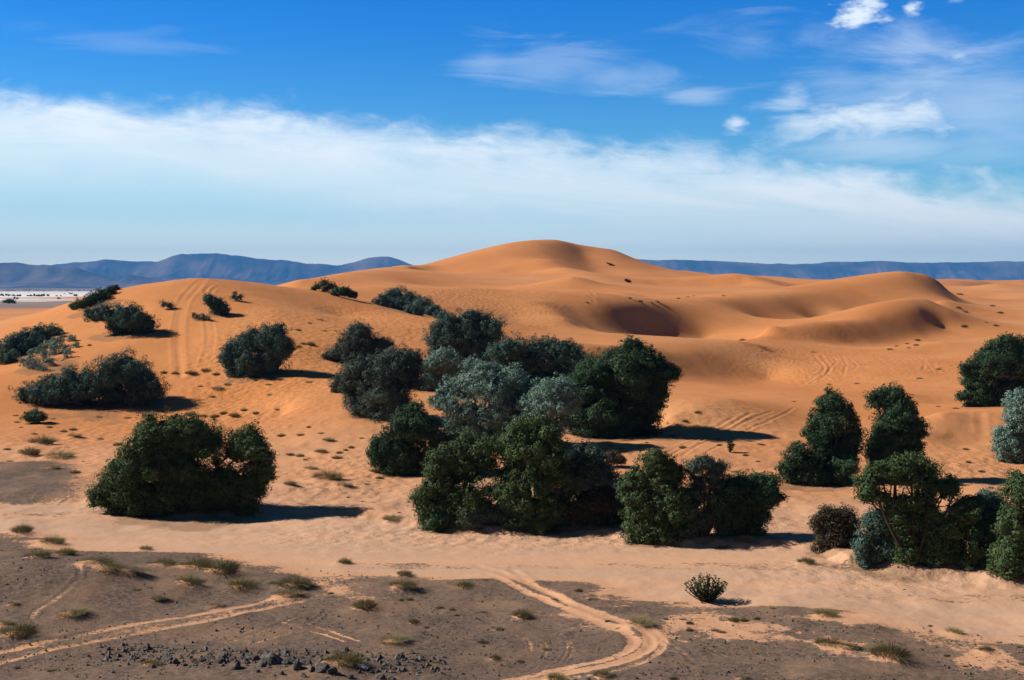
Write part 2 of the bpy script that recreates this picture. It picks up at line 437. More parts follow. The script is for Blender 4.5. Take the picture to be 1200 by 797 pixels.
def build_terrain():
    # lattice: x/Y columns, log-distance rows; finer where the picture is near
    sc_ = np.concatenate([np.linspace(-1.2, -.47, 26)[:-1], np.linspace(-.47, .47, 1000), np.linspace(.47, 1.2, 26)[1:]])
    lr = np.concatenate([np.linspace(math.log(2.2), math.log(29), 26)[:-1],
                         np.linspace(math.log(29), math.log(130), 640)[:-1],
                         np.linspace(math.log(130), math.log(600), 430)[:-1],
                         np.linspace(math.log(600), math.log(15000), 200)])
    nS, nL = len(sc_), len(lr)
    Y = np.repeat(np.exp(lr)[:, None], nS, 1); X = Y * sc_[None]
    Z = height(X, Y)
    px = 600 + F * sc_[None] + 0 * Y
    fpy = flat_py(Y)
    for (hx, hy, hr, hh) in HEAPS:
        sel = (np.abs(X - hx) < 4 * hr) & (np.abs(Y - hy) < 4 * hr)
        Z[sel] += hh * np.exp(-((X[sel] - hx) ** 2 + (Y[sel] - hy) ** 2) / hr ** 2)
    tr_sand = np.zeros_like(Z); tr_rut = np.zeros_like(Z)
    for line, w, stg, kind in TRACKS:
        g = [ground(a, b) for a, b in line]
        # smooth the path (Catmull-Rom)
        P = []
        q = [g[0] * 2 - g[1]] + g + [g[-1] * 2 - g[-2]]
        for i in range(1, len(q) - 2):
            for k in range(5):
                t = k / 5
                a, b, c, d = (np.array(v[:2]) for v in q[i - 1:i + 3])
                P.append(.5 * ((2 * b) + (c - a) * t + (2 * a - 5 * b + 4 * c - d) * t * t + (3 * b - a - 3 * c + d) * t ** 3))
        P.append(np.array(g[-1][:2])); P = np.array(P)
        R = w * 2.5
        sel = (X > P[:, 0].min() - R) & (X < P[:, 0].max() + R) & (Y > P[:, 1].min() - R) & (Y < P[:, 1].max() + R)
        xs, ys = X[sel], Y[sel]
        dm = np.full(xs.shape, 1e9)
        for a, b in zip(P[:-1], P[1:]):
            ab = b - a; n2 = ab @ ab + 1e-9
            t = np.clip(((xs - a[0]) * ab[0] + (ys - a[1]) * ab[1]) / n2, 0, 1)
            dm = np.minimum(dm, np.hypot(xs - a[0] - t * ab[0], ys - a[1] - t * ab[1]))
        brk = .55 + .6 * fbm(xs * .5, ys * .5, 77, 3)
        prof = (1 - sstep(.35 * w, w, dm)) * stg * np.clip(brk + (.3 if kind == 'sand' else 0), 0, 1)
        tr_sand[sel] = np.maximum(tr_sand[sel], prof)
        depth = {'sand': .02, 'rut': .03, 'dune': .045, 'road': .012}[kind] * stg
        Z[sel] += depth * (-np.exp(-(dm / (.45 * w)) ** 2) + .7 * np.exp(-((dm - 1.0 * w) / (.35 * w)) ** 2))
        if kind != 'road': tr_rut[sel] = np.maximum(tr_rut[sel], prof * (.25 if kind == 'dune' else 1))
    n1 = fbm(X * .10, Y * .10, 21, 4); n2 = fbm(X * .5, Y * .5, 22, 4); n3 = fbm(X * .03, Y * .05, 23, 3)
    # --- ground cover masks
    lower = np.interp(px, [-600,0,60,120,200,300,400,500,600,700,760,830,900,1000,1100,1200,1800],
                      [612,626,634,641,647,660,664,672,678,690,700,708,716,726,737,746,800])
    nst = fbm(X * .10 + Y * .03, Y * .75, 26, 4)
    d = fpy - lower + (n2 - .5) * 8 + (nst - .5) * 34
    gravel = sstep(-8, 18, d)
    patch = sstep(.50, .60, n1 * .6 + n2 * .4)            # blown sand lying over the stones
    band = np.exp(-((fpy - (lower + 32)) / 26) ** 2) * sstep(560, 800, px)
    gravel = gravel * (1 - .18 * patch) * (1 - .6 * band * sstep(.42, .58, n2))
    # grey gravel lens behind the road on the left, and along the bank
    lens = sstep(150, 40, px) * sstep(540, 556, fpy + (n2 - .5) * 14) * sstep(602, 588, fpy)
    lens2 = np.exp(-((px - 400) / 60) ** 2 - ((fpy - 600) / 9) ** 2)
    gravel = np.maximum(gravel, .8 * lens + .5 * lens2)
    roadmid = sstep(-6, -1, fpy - np.interp(px, BANK[:, 0], BANK[:, 1])) * (1 - sstep(-8, 4, d))
    gravel = np.maximum(gravel, roadmid * .45 * sstep(.54, .68, fbm(X * .05 + Y * .02, Y * .6, 25, 3)))
    gravel = gravel * (1 - .8 * np.clip(tr_sand, 0, 1))
    for (hx, hy, hr, hh) in HEAPS:
        sel = (np.abs(X - hx) < 3 * hr) & (np.abs(Y - hy) < 3 * hr)
        gravel[sel] *= 1 - .7 * np.exp(-((X[sel] - hx) ** 2 + (Y[sel] - hy) ** 2) / (.95 * hr) ** 2)
    pale = sstep(104, 66, Y + (n1 - .5) * 16) * (.55 + .25 * sstep(72, 60, Y)) + .25 * roadmid
    pale = pale * (1 - .45 * sstep(620, 800, px) * sstep(60, 66, Y)) * (1 - .3 * gravel)
    # rough, trodden sand
    rough = np.zeros_like(Z)
    for cx, cy, rx, ry, a in ((300,470,110,40,1),(265,455,60,30,1),(1140,552,110,14,1.1),(960,430,100,22,.7),(560,350,60,16,.9),
                              (800,560,140,30,.7),(480,390,120,20,.6),(110,520,140,36,.8),(620,345,40,10,.6),(1060,425,90,16,.6),
                              (420,560,110,36,.8),(640,620,320,20,1),(1080,660,200,20,1),(840,500,90,30,.4)):
        gx, gy = px, None
        g0 = ground(min(max(cx, 5), 1195), cy)
        ddx = (X - g0.x) / (rx / F * g0.y)
        dep = ry / F * g0.y ** 2 / max(2.5, HC - g0.z)
        ddy = (Y - g0.y) / min(dep, .22 * g0.y)
        rough = np.maximum(rough, a * np.exp(-ddx ** 2 - ddy ** 2))
    rough = np.clip(rough * (.3 + 1.4 * n1), 0, 1.2)
    # far plain: stony flat, then pale salt ground with dark lines
    plain = sstep(1.9, .7, Z) * sstep(640, 730, Y + (n3 - .5) * 130)
    salt = sstep(900, 1020, Y + (n3 - .5) * 200) * sstep(3600, 2500, Y + (n3 - .5) * 600)
    co = np.stack([X, Y, Z], -1).reshape(-1, 3)
    idx = np.arange(nS * nL).reshape(nL, nS)
    f = np.stack([idx[:-1, :-1], idx[:-1, 1:], idx[1:, 1:], idx[1:, :-1]], -1).reshape(-1)
    m1 = np.stack([gravel, pale, np.clip(tr_rut, 0, 1), rough], -1).reshape(-1, 4)
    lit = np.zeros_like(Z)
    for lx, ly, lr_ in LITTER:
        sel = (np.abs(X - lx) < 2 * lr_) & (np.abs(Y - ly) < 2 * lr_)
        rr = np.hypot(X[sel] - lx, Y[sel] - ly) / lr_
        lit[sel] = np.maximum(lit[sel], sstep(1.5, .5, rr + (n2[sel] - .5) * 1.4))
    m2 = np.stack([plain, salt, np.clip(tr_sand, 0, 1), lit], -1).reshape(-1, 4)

    m, t, b, out = new_mat('desert_ground')
    pos = t.node('ShaderNodeNewGeometry').outputs['Position']
    a1 = t.attr('cover'); a2 = t.attr('plains')
    s1 = t.node('ShaderNodeSeparateColor'); t.l.new(a1.outputs['Color'], s1.inputs[0])
    s2 = t.node('ShaderNodeSeparateColor'); t.l.new(a2.outputs['Color'], s2.inputs[0])
    grav, pal, rut = s1.outputs[0], s1.outputs[1], s1.outputs[2]; rgh = a1.outputs['Alpha']
    pln, slt, trs = s2.outputs[0], s2.outputs[1], s2.outputs[2]
    nb = t.noise(pos, .05, 4); nm = t.noise(pos, .6, 5, .6); nf = t.noise(pos, 5.0, 5, .65); ng = t.noise(pos, 14.0, 4, .7)
    streak = t.noise(t.mapv(pos, (.03, .5, .1)), 1.0, 5, .6)
    sand = t.mix(t.ss(nb, .35, .65), RGB(.52, .203, .068), RGB(.59, .245, .088))
    sand = t.mix(t.mul(t.ss(nm, .35, .75), .35), sand, RGB(.46, .18, .064))
    sand = t.mix(t.mul(t.ss(t.noise(pos, .016, 5, .6), .48, .68), .55), sand, RGB(.58, .29, .13))
    road = t.mix(t.ss(streak, .35, .65), RGB(.58, .335, .205), RGB(.51, .315, .21))
    road = t.mix(t.mul(t.ss(nf, .5, .8), .35), road, RGB(.38, .235, .16))
    c = t.mix(pal, sand, road)
    c = t.mix(t.mul(rut, t.mul(t.ss(nm, .3, .6), .35)), c, RGB(.60, .33, .17))
    # stones: speckle of dark and pale chips over sandy ground
    vor = t.node('ShaderNodeTexVoronoi'); t.l.new(pos, vor.inputs['Vector']); vor.inputs['Scale'].default_value = 9.0
    vs_ = t.node('ShaderNodeSeparateColor'); t.l.new(vor.outputs['Color'], vs_.inputs[0])
    stone = t.mix(vs_.outputs[0], RGB(.085, .060, .047), RGB(.21, .145, .107))
    stone = t.mix(t.mul(t.ss(nm, .35, .7), .5), stone, RGB(.23, .14, .095))
    stone = t.mix(t.mul(t.ss(nb, .4, .65), .35), stone, RGB(.095, .070, .058))
    stone = t.mix(t.mul(t.ss(ng, .54, .68), .8), stone, RGB(.04, .033, .031))
    stone = t.mix(t.mul(t.ss(t.noise(pos, .28, 6, .65), .46, .66), .5), stone, RGB(.31, .19, .115))
    gsum = t.add(t.add(grav, t.mul(t.sub(nf, .5), .9)), t.add(t.mul(t.sub(nm, .5), .7), t.mul(t.sub(ng, .5), .5)))
    gedge = t.ss(gsum, .40, .58)
    gedge = t.mul(gedge, t.ss(grav, .02, .2))
    c = t.mix(gedge, c, stone)
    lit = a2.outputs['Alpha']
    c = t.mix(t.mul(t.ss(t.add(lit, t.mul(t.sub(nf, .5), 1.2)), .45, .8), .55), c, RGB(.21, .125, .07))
    # far plain
    pst = t.noise(t.mapv(pos, (.004, .012, 0)), 1.0, 6, .65)
    pc = t.mix(t.ss(pst, .4, .62), RGB(.20, .15, .125), RGB(.30, .22, .18))
    sst = t.noise(t.mapv(pos, (.0016, .010, 0)), 1.0, 6, .68)
    saltc = t.mix(t.ss(sst, .36, .50), RGB(.34, .29, .27), RGB(.86, .82, .77))
    pc = t.mix(slt, pc, saltc)
    c = t.mix(pln, c, pc)
    t.l.new(c, b.inputs['Base Color'])
    b.inputs['Roughness'].default_value = .95; b.inputs['Specular IOR Level'].default_value = .08
    # relief: wind ripples on the sand, trodden patches, stones
    cd = t.node('ShaderNodeVectorMath', operation='LENGTH'); t.l.new(pos, cd.inputs[0])
    v2 = t.node('ShaderNodeTexVoronoi', feature='SMOOTH_F1'); t.l.new(pos, v2.inputs['Vector']); v2.inputs['Scale'].default_value = 1.7
    foot = t.add(t.mul(v2.outputs['Distance'], .9), t.mul(t.noise(pos, 2.2, 5, .65), .8))
    hsum = t.mul(foot, t.mul(rgh, 1.3))
    hsum = t.add(hsum, t.mul(t.noise(pos, .8, 5, .65), .22))
    hsum = t.mul(hsum, t.sub(1.0, t.mul(gedge, .8)))
    n0 = t.bump(hsum, .55, .35)
    hst = t.add(t.mul(ng, t.mul(gedge, 1.3)), t.mul(nf, .5))
    n1_ = t.bump(hst, .45, .06, n0)
    t.l.new(n1_, b.inputs['Normal'])
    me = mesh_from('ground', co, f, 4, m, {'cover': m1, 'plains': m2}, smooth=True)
    o = link('ground', me); tag(o, kind='structure')
    return o

# ------------------------------------------------------------------ far hills
def hill_range(name, D, sky, depth, seed, rough, mat, foot=0.0):
    """a real range: ridge line at distance D with slopes falling towards and away from us"""
    xs_px = np.arange(sky[0][0], sky[-1][0] + .1, 1.6)
    k = np.array(sky, float)
    yy = np.interp(xs_px, k[:, 0], k[:, 1])
    ker = np.hanning(9); ker /= ker.sum()
    yy = np.convolve(np.pad(yy, 4, 'edge'), ker, 'valid')
    sx = (xs_px - 600) / F
    top = np.array([HC + ray(600, v)[1] * D for v in yy])
    nd = 90
    v = np.linspace(-1, .8, nd)
    Xg = sx[None] * D + 0 * v[:, None]; Yg = D + v[:, None] * depth + 0 * sx[None]
    # spurs and gullies running down from the crest
    warp = (fbm(Xg * .0009, Yg * .0009, seed + 3, 3) - .5) * 2.2
    g = np.abs(2 * fbm(Xg * .0016 + warp * .6, Yg * .0005 + warp * .4, seed, 6, .58) - 1)
    g = .6 * g + .4 * np.abs(2 * fbm(Xg * .0045 + warp, Yg * .0012 + warp, seed + 9, 4, .55) - 1)
    top = top + (fbm(sx * D * .004, sx * 0 + seed, seed + 5, 5, .6) - .5) * rough * .10
    prof = np.clip(1 - np.abs(v)[:, None], 0, 1) ** 1.1
    amp = np.clip(np.abs(v)[:, None] * 3.0, 0, 1)
    Zg = top[None] * prof * (1 - .75 * amp * (1 - g)) - (1 - prof) * 4 + foot
    edge = sstep(0, 60, xs_px - xs_px[0]) * sstep(0, 60, xs_px[-1] - xs_px) if sky[0][0] > -200 and sky[-1][0] < 1400 else 1
    n = len(sx)
    idx = np.arange(n * nd).reshape(nd, n)
    f = np.stack([idx[:-1, :-1], idx[:-1, 1:], idx[1:, 1:], idx[1:, :-1]], -1).reshape(-1)
    me = mesh_from(name, np.stack([Xg, Yg, Zg], -1).reshape(-1, 3), f, 4, mat, smooth=True)
    return tag(link(name, me), kind='structure')

def build_hills():
    m, t, b, out = new_mat('hill_rock')
    pos = t.node('ShaderNodeNewGeometry').outputs['Position']
    n = t.noise(pos, .0022, 6, .6)
    t.l.new(t.mix(t.ss(n, .35, .65), RGB(.05, .036, .031), RGB(.22, .145, .105)), b.inputs['Base Color'])
    hill_range('hills', 12200, [(-420,318),(-200,312),(-60,310),(40,311),(75,309.5),(100,306),(125,303.5),(150,305.5),(185,307),(200,300.5),(214,296.5),(232,295.5),(252,296),(270,299.5),(285,299),(300,302),(320,304),(340,304.5),(360,307.5),(400,309),(415,306),(430,302),(445,299.5),(458,299.5),(472,304),(484,310),(510,318),(560,332),(600,337)], 1500, 41, 330, m)
    hill_range('hills', 9200, [(-420,306),(-200,309),(-60,307),(0,307.5),(22,306.5),(38,310),(58,309.5),(75,314),(88,311),(105,318),(130,324),(148,328),(158,315.5) if False else (146,320),(160,322),(185,326),(205,329),(240,333),(300,336.5)], 900, 57, 200, m)
    hill_range('hills', 13000, [(620,334),(680,316),(715,305),(745,303),(800,304.5),(860,306),(905,308.5),(935,309),(975,306.5),(1030,305.5),(1080,307),(1120,307),(1180,305.5),(1250,307),(1420,308),(1700,312)], 1500, 71, 220, m)
# ------------------------------------------------------------------ light, sky, haze
SUN_EL = 36.0
SUN_BACK = 7.0             # degrees the sun stands beyond straight left
az = math.radians(SUN_BACK)
to_sun = Vector((-math.cos(az) * math.cos(math.radians(SUN_EL)), math.sin(az) * math.cos(math.radians(SUN_EL)), math.sin(math.radians(SUN_EL))))
sd = bpy.data.lights.new('sun', 'SUN'); sd.energy = 5.0; sd.angle = math.radians(.53); sd.color = (1.0, .93, .82)
so = bpy.data.objects.new('sun', sd); col.objects.link(so)
so.rotation_euler = to_sun.to_track_quat('Z', 'Y').to_euler()
so.location = (-40, 30, 60)

def build_world():
    w = bpy.data.worlds.new('World'); scene.world = w; w.use_nodes = True
    w.node_tree.nodes.clear(); t = NT(w.node_tree)
    out = t.node('ShaderNodeOutputWorld'); bg = t.node('ShaderNodeBackground')
    t.l.new(bg.outputs[0], out.inputs[0])
    sky = t.node('ShaderNodeTexSky', sky_type='NISHITA')
    sky.sun_disc = False; sky.sun_elevation = math.radians(SUN_EL)
    sky.sun_rotation = math.atan2(to_sun.x, to_sun.y)
    sky.altitude = 700; sky.air_density = 1.0; sky.dust_density = .4; sky.ozone_density = 3.0
    d = t.node('ShaderNodeTexCoord').outputs['Generated']
    x, y, z = t.sep(d)
    horiz = t.m('SQRT', t.add(t.mul(x, x), t.mul(y, y)))
    el = t.m('DIVIDE', z, t.m('MAXIMUM', horiz, .001))          # tangent of the elevation
    u = t.m('DIVIDE', x, t.m('MAXIMUM', y, .05))                 # tangent of the bearing (south half only)
    front = t.ss(y, .05, .35)
    # deep polarised blue above, as the photograph has it
    hs = t.node('ShaderNodeHueSaturation'); hs.inputs['Saturation'].default_value = SKY_SAT; hs.inputs['Value'].default_value = 1.0; hs.inputs['Hue'].default_value = SKY_HUE
    t.l.new(sky.outputs[0], hs.inputs['Color'])
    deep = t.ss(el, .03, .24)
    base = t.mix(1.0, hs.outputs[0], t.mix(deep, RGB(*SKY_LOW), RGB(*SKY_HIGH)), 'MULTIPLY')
    over = t.m('MAXIMUM', t.ss(z, .27, .55), t.ss(y, .2, -.4))   # unseen sky overhead and behind, dimmed to cut fill light and deepen shadows
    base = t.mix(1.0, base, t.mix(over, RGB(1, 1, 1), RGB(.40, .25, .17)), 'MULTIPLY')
    # clouds, in bearing/elevation space
    p = t.vec(u, t.mul(el, 2.6), 0.0)
    fine = t.noise(p, 9.0, 8, .62, .3); wisp = t.noise(t.mapv(p, (1, 2.2, 1)), 4.0, 8, .6, .8); big = t.noise(p, 3.0, 4, .5)
    along = t.add(el, t.add(t.mul(u, .088), t.mul(t.mul(u, u), .07)))      # height above the slanting lie of the bank
    pb = t.vec(u, along, 0.0)
    strk = t.noise(t.mapv(pb, (5, 34, 1)), 1.0, 8, .62, .9)
    tuf = t.noise(t.mapv(pb, (26, 60, 1)), 1.0, 7, .62, .5)
    fray = t.add(t.mul(t.sub(fine, .5), .042), t.add(t.mul(t.sub(big, .5), .035), t.mul(t.sub(tuf, .5), .034)))
    edge = t.sub(t.sub(.122, t.mul(u, .088)), t.mul(t.mul(u, u), .07))
    below = t.add(t.sub(edge, el), fray)                          # >0 below the cloud's upper edge
    band = t.mul(t.ss(below, -.006, .022), t.ss(below, .088, .030, .0, 1.0))
    thin = t.mul(t.ss(below, .0, .05), .80)
    core = t.mul(band, t.add(.50, t.add(t.mul(t.sub(strk, .35), 1.5), t.mul(t.sub(tuf, .5), .4))))
    core = t.m('MINIMUM', t.m('MAXIMUM', core, 0.0), .96)
    right = t.ss(u, -.05, .40)
    thin = t.mul(thin, t.sub(1.0, t.mul(right, .30)))
    base = t.mix(t.mul(t.m('MINIMUM', thin, 1.0), front), base, t.mix(t.ss(el, .062, .010), RGB(*CLOUD_LOW), RGB(14.5, 14.0, 11.0)))
    band_a = core
    def blob(cu, ce, ru, re, lo, hi, nz, warp=.6):
        a = t.m('DIVIDE', t.sub(u, cu), ru); bb = t.m('DIVIDE', t.sub(el, ce), re)
        r = t.m('SQRT', t.add(t.mul(a, a), t.mul(bb, bb)))
        v = t.add(t.sub(1.0, r), t.mul(t.sub(nz, .5), warp * 2))
        return t.ss(v, lo, hi)
    puffn = t.noise(t.mapv(p, (1, 1, 1)), 42.0, 7, .6)
    puffm = t.noise(t.mapv(p, (1, 1, 1)), 17.0, 8, .62, .4)
    cirr = t.noise(t.mapv(p, (1, 2.6, 1), rot=(0, 0, .35)), 6.0, 7, .55, 1.0)
    def E(px, py): return ((px - 600) / F, (336 - py) / F)
    cl = None
    def acc(v):
        nonlocal cl
        cl = v if cl is None else t.m('MAXIMUM', cl, v)
    # (pixel of the photograph -> bearing and elevation of the real cloud)
    for (px, py, rx, ry, lo, hi, nz, wp, a) in (
        (1000,32,44,22,.1,.9,puffn,1.2,.88),(1018,19,26,11,.1,1.0,puffn,1.2,.75),(1063,28,18,12,.1,1.0,puffn,1.1,.75),(1115,20,13,6,.15,1.1,puffn,1.2,.3),(1120,82,22,8,.15,1.1,puffn,1.0,.45),
        (860,150,19,14,.1,1.0,puffn,1.0,.72),
        (1000,152,165,56,.22,1.25,puffm,1.1,.85),(1062,138,90,44,.2,1.2,puffm,1.1,.80),(930,125,60,34,.25,1.1,puffm,1.4,.45),(945,155,90,36,.2,1.2,puffm,1.1,.7),(1000,168,150,30,.2,1.3,puffm,1.0,.6),(1010,175,170,34,.1,1.0,wisp,1.2,.45),
        (1060,75,200,80,.25,1.4,wisp,1.5,.42),(1150,150,200,110,.2,1.4,wisp,1.3,.36),(985,95,120,60,.25,1.4,wisp,1.5,.3),
        (650,78,150,55,.3,1.35,cirr,1.6,.22),(740,95,170,34,.3,1.35,cirr,1.5,.24),(820,118,60,18,.25,1.2,cirr,1.3,.30),
        (570,70,60,55,.25,1.4,cirr,1.5,.24),(880,60,200,60,.4,1.4,cirr,1.6,.2),(150,70,200,40,.4,1.4,cirr,1.6,.12),(1000,285,60,22,.2,1.2,puffm,1.4,.35)):
        cu, ce = E(px, py)
        acc(t.mul(blob(cu, ce, rx / F, ry / F, lo, hi, nz, wp), a))
    alpha = t.m('MAXIMUM', band_a, cl)
    alpha = t.mul(t.m('MINIMUM', alpha, 1.0), front)
    # the rest of the sky round the horizon carries the same thin veil
    cc = t.mix(t.ss(el, .03, .10), RGB(*CLOUD_NEAR), RGB(*CLOUD_HIGH))
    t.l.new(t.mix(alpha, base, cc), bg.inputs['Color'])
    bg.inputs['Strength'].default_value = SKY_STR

SKY_STR = .095
SKY_SAT = 1.25; SKY_HUE = .5
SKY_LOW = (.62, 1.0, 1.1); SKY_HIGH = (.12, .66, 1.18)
CLOUD_NEAR = (9.6, 9.6, 9.0); CLOUD_LOW = (6.3, 8.5, 9.0); CLOUD_HIGH = (8.2, 8.9, 9.3)
build_world()

scene.view_settings.view_transform = 'Standard'
scene.view_settings.look = 'None'
scene.view_settings.exposure = .40
scene.view_settings.gamma = 1
scene.view_settings.use_curve_mapping = False
scene.cycles.use_denoising = True
scene.cycles.max_bounces = 4
scene.cycles.diffuse_bounces = 2
scene.cycles.volume_bounces = 0
scene.cycles.transparent_max_bounces = 4

def build_haze():
    m = bpy.data.materials.new('haze_air'); m.use_nodes = True
    m.node_tree.nodes.clear(); t = NT(m.node_tree)
    out = t.node('ShaderNodeOutputMaterial'); v = t.node('ShaderNodeVolumePrincipled')
    v.inputs['Color'].default_value = RGB(*HAZE_COL); v.inputs['Density'].default_value = HAZE_D
    t.l.new(v.outputs[0], out.inputs['Volume'])
    x0, x1, y0, y1, z0, z1 = -18600, 18600, -600, 15600, -9.0, 460
    vs = [(x0,y0,z0),(x1,y0,z0),(x1,y1,z0),(x0,y1,z0),(x0,y0,z1),(x1,y0,z1),(x1,y1,z1),(x0,y1,z1)]
    fs = [(0,3,2,1),(4,5,6,7),(0,1,5,4),(1,2,6,5),(2,3,7,6),(3,0,4,7)]
    me = mesh_from('haze', vs, np.array(fs).ravel(), 4, m)
    tag(link('haze', me), kind='stuff')
HAZE_COL = (.08, .42, 1.0); HAZE_D = 7.5e-5
USE_HAZE = True
# ------------------------------------------------------------------ plants
def leaf_mat(name, c1, c2, rough=.75):
    m, t, b, out = new_mat(name)
    tone = t.attr('tone').outputs['Fac']
    pos = t.node('ShaderNodeTexCoord').outputs['Object']
    n = t.noise(pos, 1.6, 3)
    c = t.mix(t.add(t.mul(tone, .75), t.mul(n, .25)), RGB(*c1), RGB(*c2))
    t.l.new(c, b.inputs['Base Color']); b.inputs['Roughness'].default_value = rough
    tr = t.node('ShaderNodeBsdfTranslucent'); t.l.new(c, tr.inputs['Color'])
    mx = t.node('ShaderNodeMixShader'); mx.inputs[0].default_value = .07
    t.l.new(b.outputs[0], mx.inputs[1]); t.l.new(tr.outputs[0], mx.inputs[2]); t.l.new(mx.outputs[0], out.inputs[0])
    return m
LEAF = {
 'dark':  leaf_mat('tamarisk_dark',  (.012,.032,.016), (.075,.130,.062)),
 'green': leaf_mat('tamarisk_green', (.020,.042,.015), (.120,.175,.068)),
 'blue':  leaf_mat('tamarisk_blue',  (.065,.120,.103), (.270,.400,.330)),
 'teal':  leaf_mat('tamarisk_teal',  (.022,.052,.044), (.115,.190,.150)),
 'grey':  leaf_mat('tamarisk_grey',  (.025,.042,.036), (.120,.160,.125)),
 'brown': leaf_mat('dry_twigs',      (.030,.024,.016), (.095,.080,.050)),
 'lush':  leaf_mat('broad_leaf',     (.016,.040,.018), (.050,.100,.044)),
}
def make_bark():
    m, t, b, out = new_mat('bark')
    pos = t.node('ShaderNodeTexCoord').outputs['Object']
    n = t.noise(t.mapv(pos, (8, 8, 2)), 1.0, 5)
    t.l.new(t.mix(n, RGB(.022, .017, .013), RGB(.085, .065, .048)), b.inputs['Base Color'])
    return m
BARK = make_bark()
def grass_mat():
    m, t, b, out = new_mat('dry_grass')
    tone = t.attr('tone').outputs['Fac']; hgt = t.attr('along').outputs['Fac']
    c = t.mix(tone, RGB(.085, .080, .030), RGB(.23, .195, .085))
    c = t.mix(t.mul(hgt, .45), c, RGB(.30, .245, .12))
    t.l.new(c, b.inputs['Base Color'])
    tr = t.node('ShaderNodeBsdfTranslucent'); t.l.new(c, tr.inputs['Color'])
    mx = t.node('ShaderNodeMixShader'); mx.inputs[0].default_value = .25
    t.l.new(b.outputs[0], mx.inputs[1]); t.l.new(tr.outputs[0], mx.inputs[2]); t.l.new(mx.outputs[0], out.inputs[0])
    return m
GRASS = grass_mat()

def unit(v): return v / (np.linalg.norm(v, axis=-1, keepdims=True) + 1e-9)

def leaf_quads(cent, nrm, ln, wd, r):
    """one narrow leaf spray per centre: a bent pair would double the count, so a single lozenge"""
    n = len(cent)
    a = unit(np.cross(nrm, unit(r.normal(size=(n, 3)))))
    b = np.cross(nrm, a)
    L_ = (ln * (.6 + .8 * r.random(n)))[:, None]; W_ = (wd * (.6 + .8 * r.random(n)))[:, None]
    v = np.stack([cent - a * L_ * .5, cent + b * W_ * .5 + a * L_ * .1, cent + a * L_ * .5, cent - b * W_ * .5 + a * L_ * .05], 1)
    return v.reshape(-1, 3)

def crown_mesh(name, lobes, mat, r, leaf=.13, dens=1.0, open_=0.0, sub=None, leaf_w=.42):
    leaf = leaf * .80
    """lobes: (x, y, z, radius) in metres around the base.  Leaf clumps sit on and in the lobes."""
    cs = []; rs = []; outw = []; inner = []; tl = []
    lob = np.array(lobes, float)
    for (lx, ly, lz, lr) in lobes:
        rc = sub or min(max(.22, lr * .36), .60)
        k = int(max(5, 5.2 * dens * (lr / rc) ** 2 * (1 - .40 * open_)))
        dv = unit(r.normal(size=(k, 3)))
        dv[:, 2] = np.where(dv[:, 2] < -.5, dv[:, 2] * .5, dv[:, 2])
        rad = lr * (.72 + .28 * r.random(k) ** .5) * (1 + .17 * r.normal(size=k))
        c = np.array([lx, ly, lz]) + dv * rad[:, None] * np.array([1, 1, .92])
        cs.append(c); rs.append(rc * (.5 + .9 * r.random(k) ** 1.3)); outw.append(dv); tl += [r.normal() * .13] * k
        # dense inner foliage, so that no daylight passes through the middle of a clump
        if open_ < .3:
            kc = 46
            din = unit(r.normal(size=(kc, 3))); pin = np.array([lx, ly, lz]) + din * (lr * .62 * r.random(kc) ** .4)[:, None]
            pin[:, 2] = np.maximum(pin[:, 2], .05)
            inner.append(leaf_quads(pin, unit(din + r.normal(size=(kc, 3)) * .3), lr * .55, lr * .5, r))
        # a few sprays that stick out of the outline
        k2 = max(1, int(k * .18))
        dv2 = unit(r.normal(size=(k2, 3))); dv2[:, 2] = np.abs(dv2[:, 2]) * 1.1; dv2 = unit(dv2)
        cs.append(np.array([lx, ly, lz]) + dv2 * lr * (1.02 + .26 * r.random(k2))[:, None]); rs.append(rc * .45 * np.ones(k2)); outw.append(dv2); tl += [0.0] * k2
    cs = np.concatenate(cs); rs = np.concatenate(rs); outw = np.concatenate(outw)
    keep = cs[:, 2] > .05
    cs, rs, outw, tl = cs[keep], rs[keep], outw[keep], np.array(tl)[keep]
    tone_c = np.clip(.48 + tl + .25 * r.normal(size=len(cs)), .03, 1)
    nl = np.maximum(10, (60 * dens * (rs / .3) ** 2 * (.13 / leaf) ** 2 * .75)).astype(int)
    nl = np.minimum(nl, 230)
    ii = np.repeat(np.arange(len(cs)), nl); n = len(ii)
    d = unit(r.normal(size=(n, 3)))
    p = cs[ii] + d * (rs[ii] * (.55 + .45 * r.random(n) ** .5))[:, None] * np.array([1, 1, .85])
    p[:, 2] = np.maximum(p[:, 2], .02)
    nrm = unit(d * 1.5 + outw[ii] * .4 + np.array([0, 0, .15]) + r.normal(size=(n, 3)) * .34)
    v = leaf_quads(p, nrm, leaf, leaf * leaf_w, r)
    tone = np.clip(tone_c[ii] + .14 * r.normal(size=n), 0, 1)
    tone = np.repeat(tone, 4)
    if inner:
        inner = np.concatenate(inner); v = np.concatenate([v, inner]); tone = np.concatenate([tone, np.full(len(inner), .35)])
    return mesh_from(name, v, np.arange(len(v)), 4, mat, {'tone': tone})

def tube(path, radii, sides=6):
    path = np.array(path, float); n = len(path)
    V = []; Fc = []
    for i in range(n):
        d = path[min(i + 1, n - 1)] - path[max(i - 1, 0)]
        d = d / (np.linalg.norm(d) + 1e-9)
        a = np.cross(d, [0, 1, .3]); a /= np.linalg.norm(a) + 1e-9; b = np.cross(d, a)
        for k in range(sides):
            an = 2 * math.pi * k / sides
            V.append(path[i] + radii[i] * (math.cos(an) * a + math.sin(an) * b))
    for i in range(n - 1):
        for k in range(sides):
            Fc.append((i * sides + k, i * sides + (k + 1) % sides, (i + 1) * sides + (k + 1) % sides, (i + 1) * sides + k))
    return V, Fc

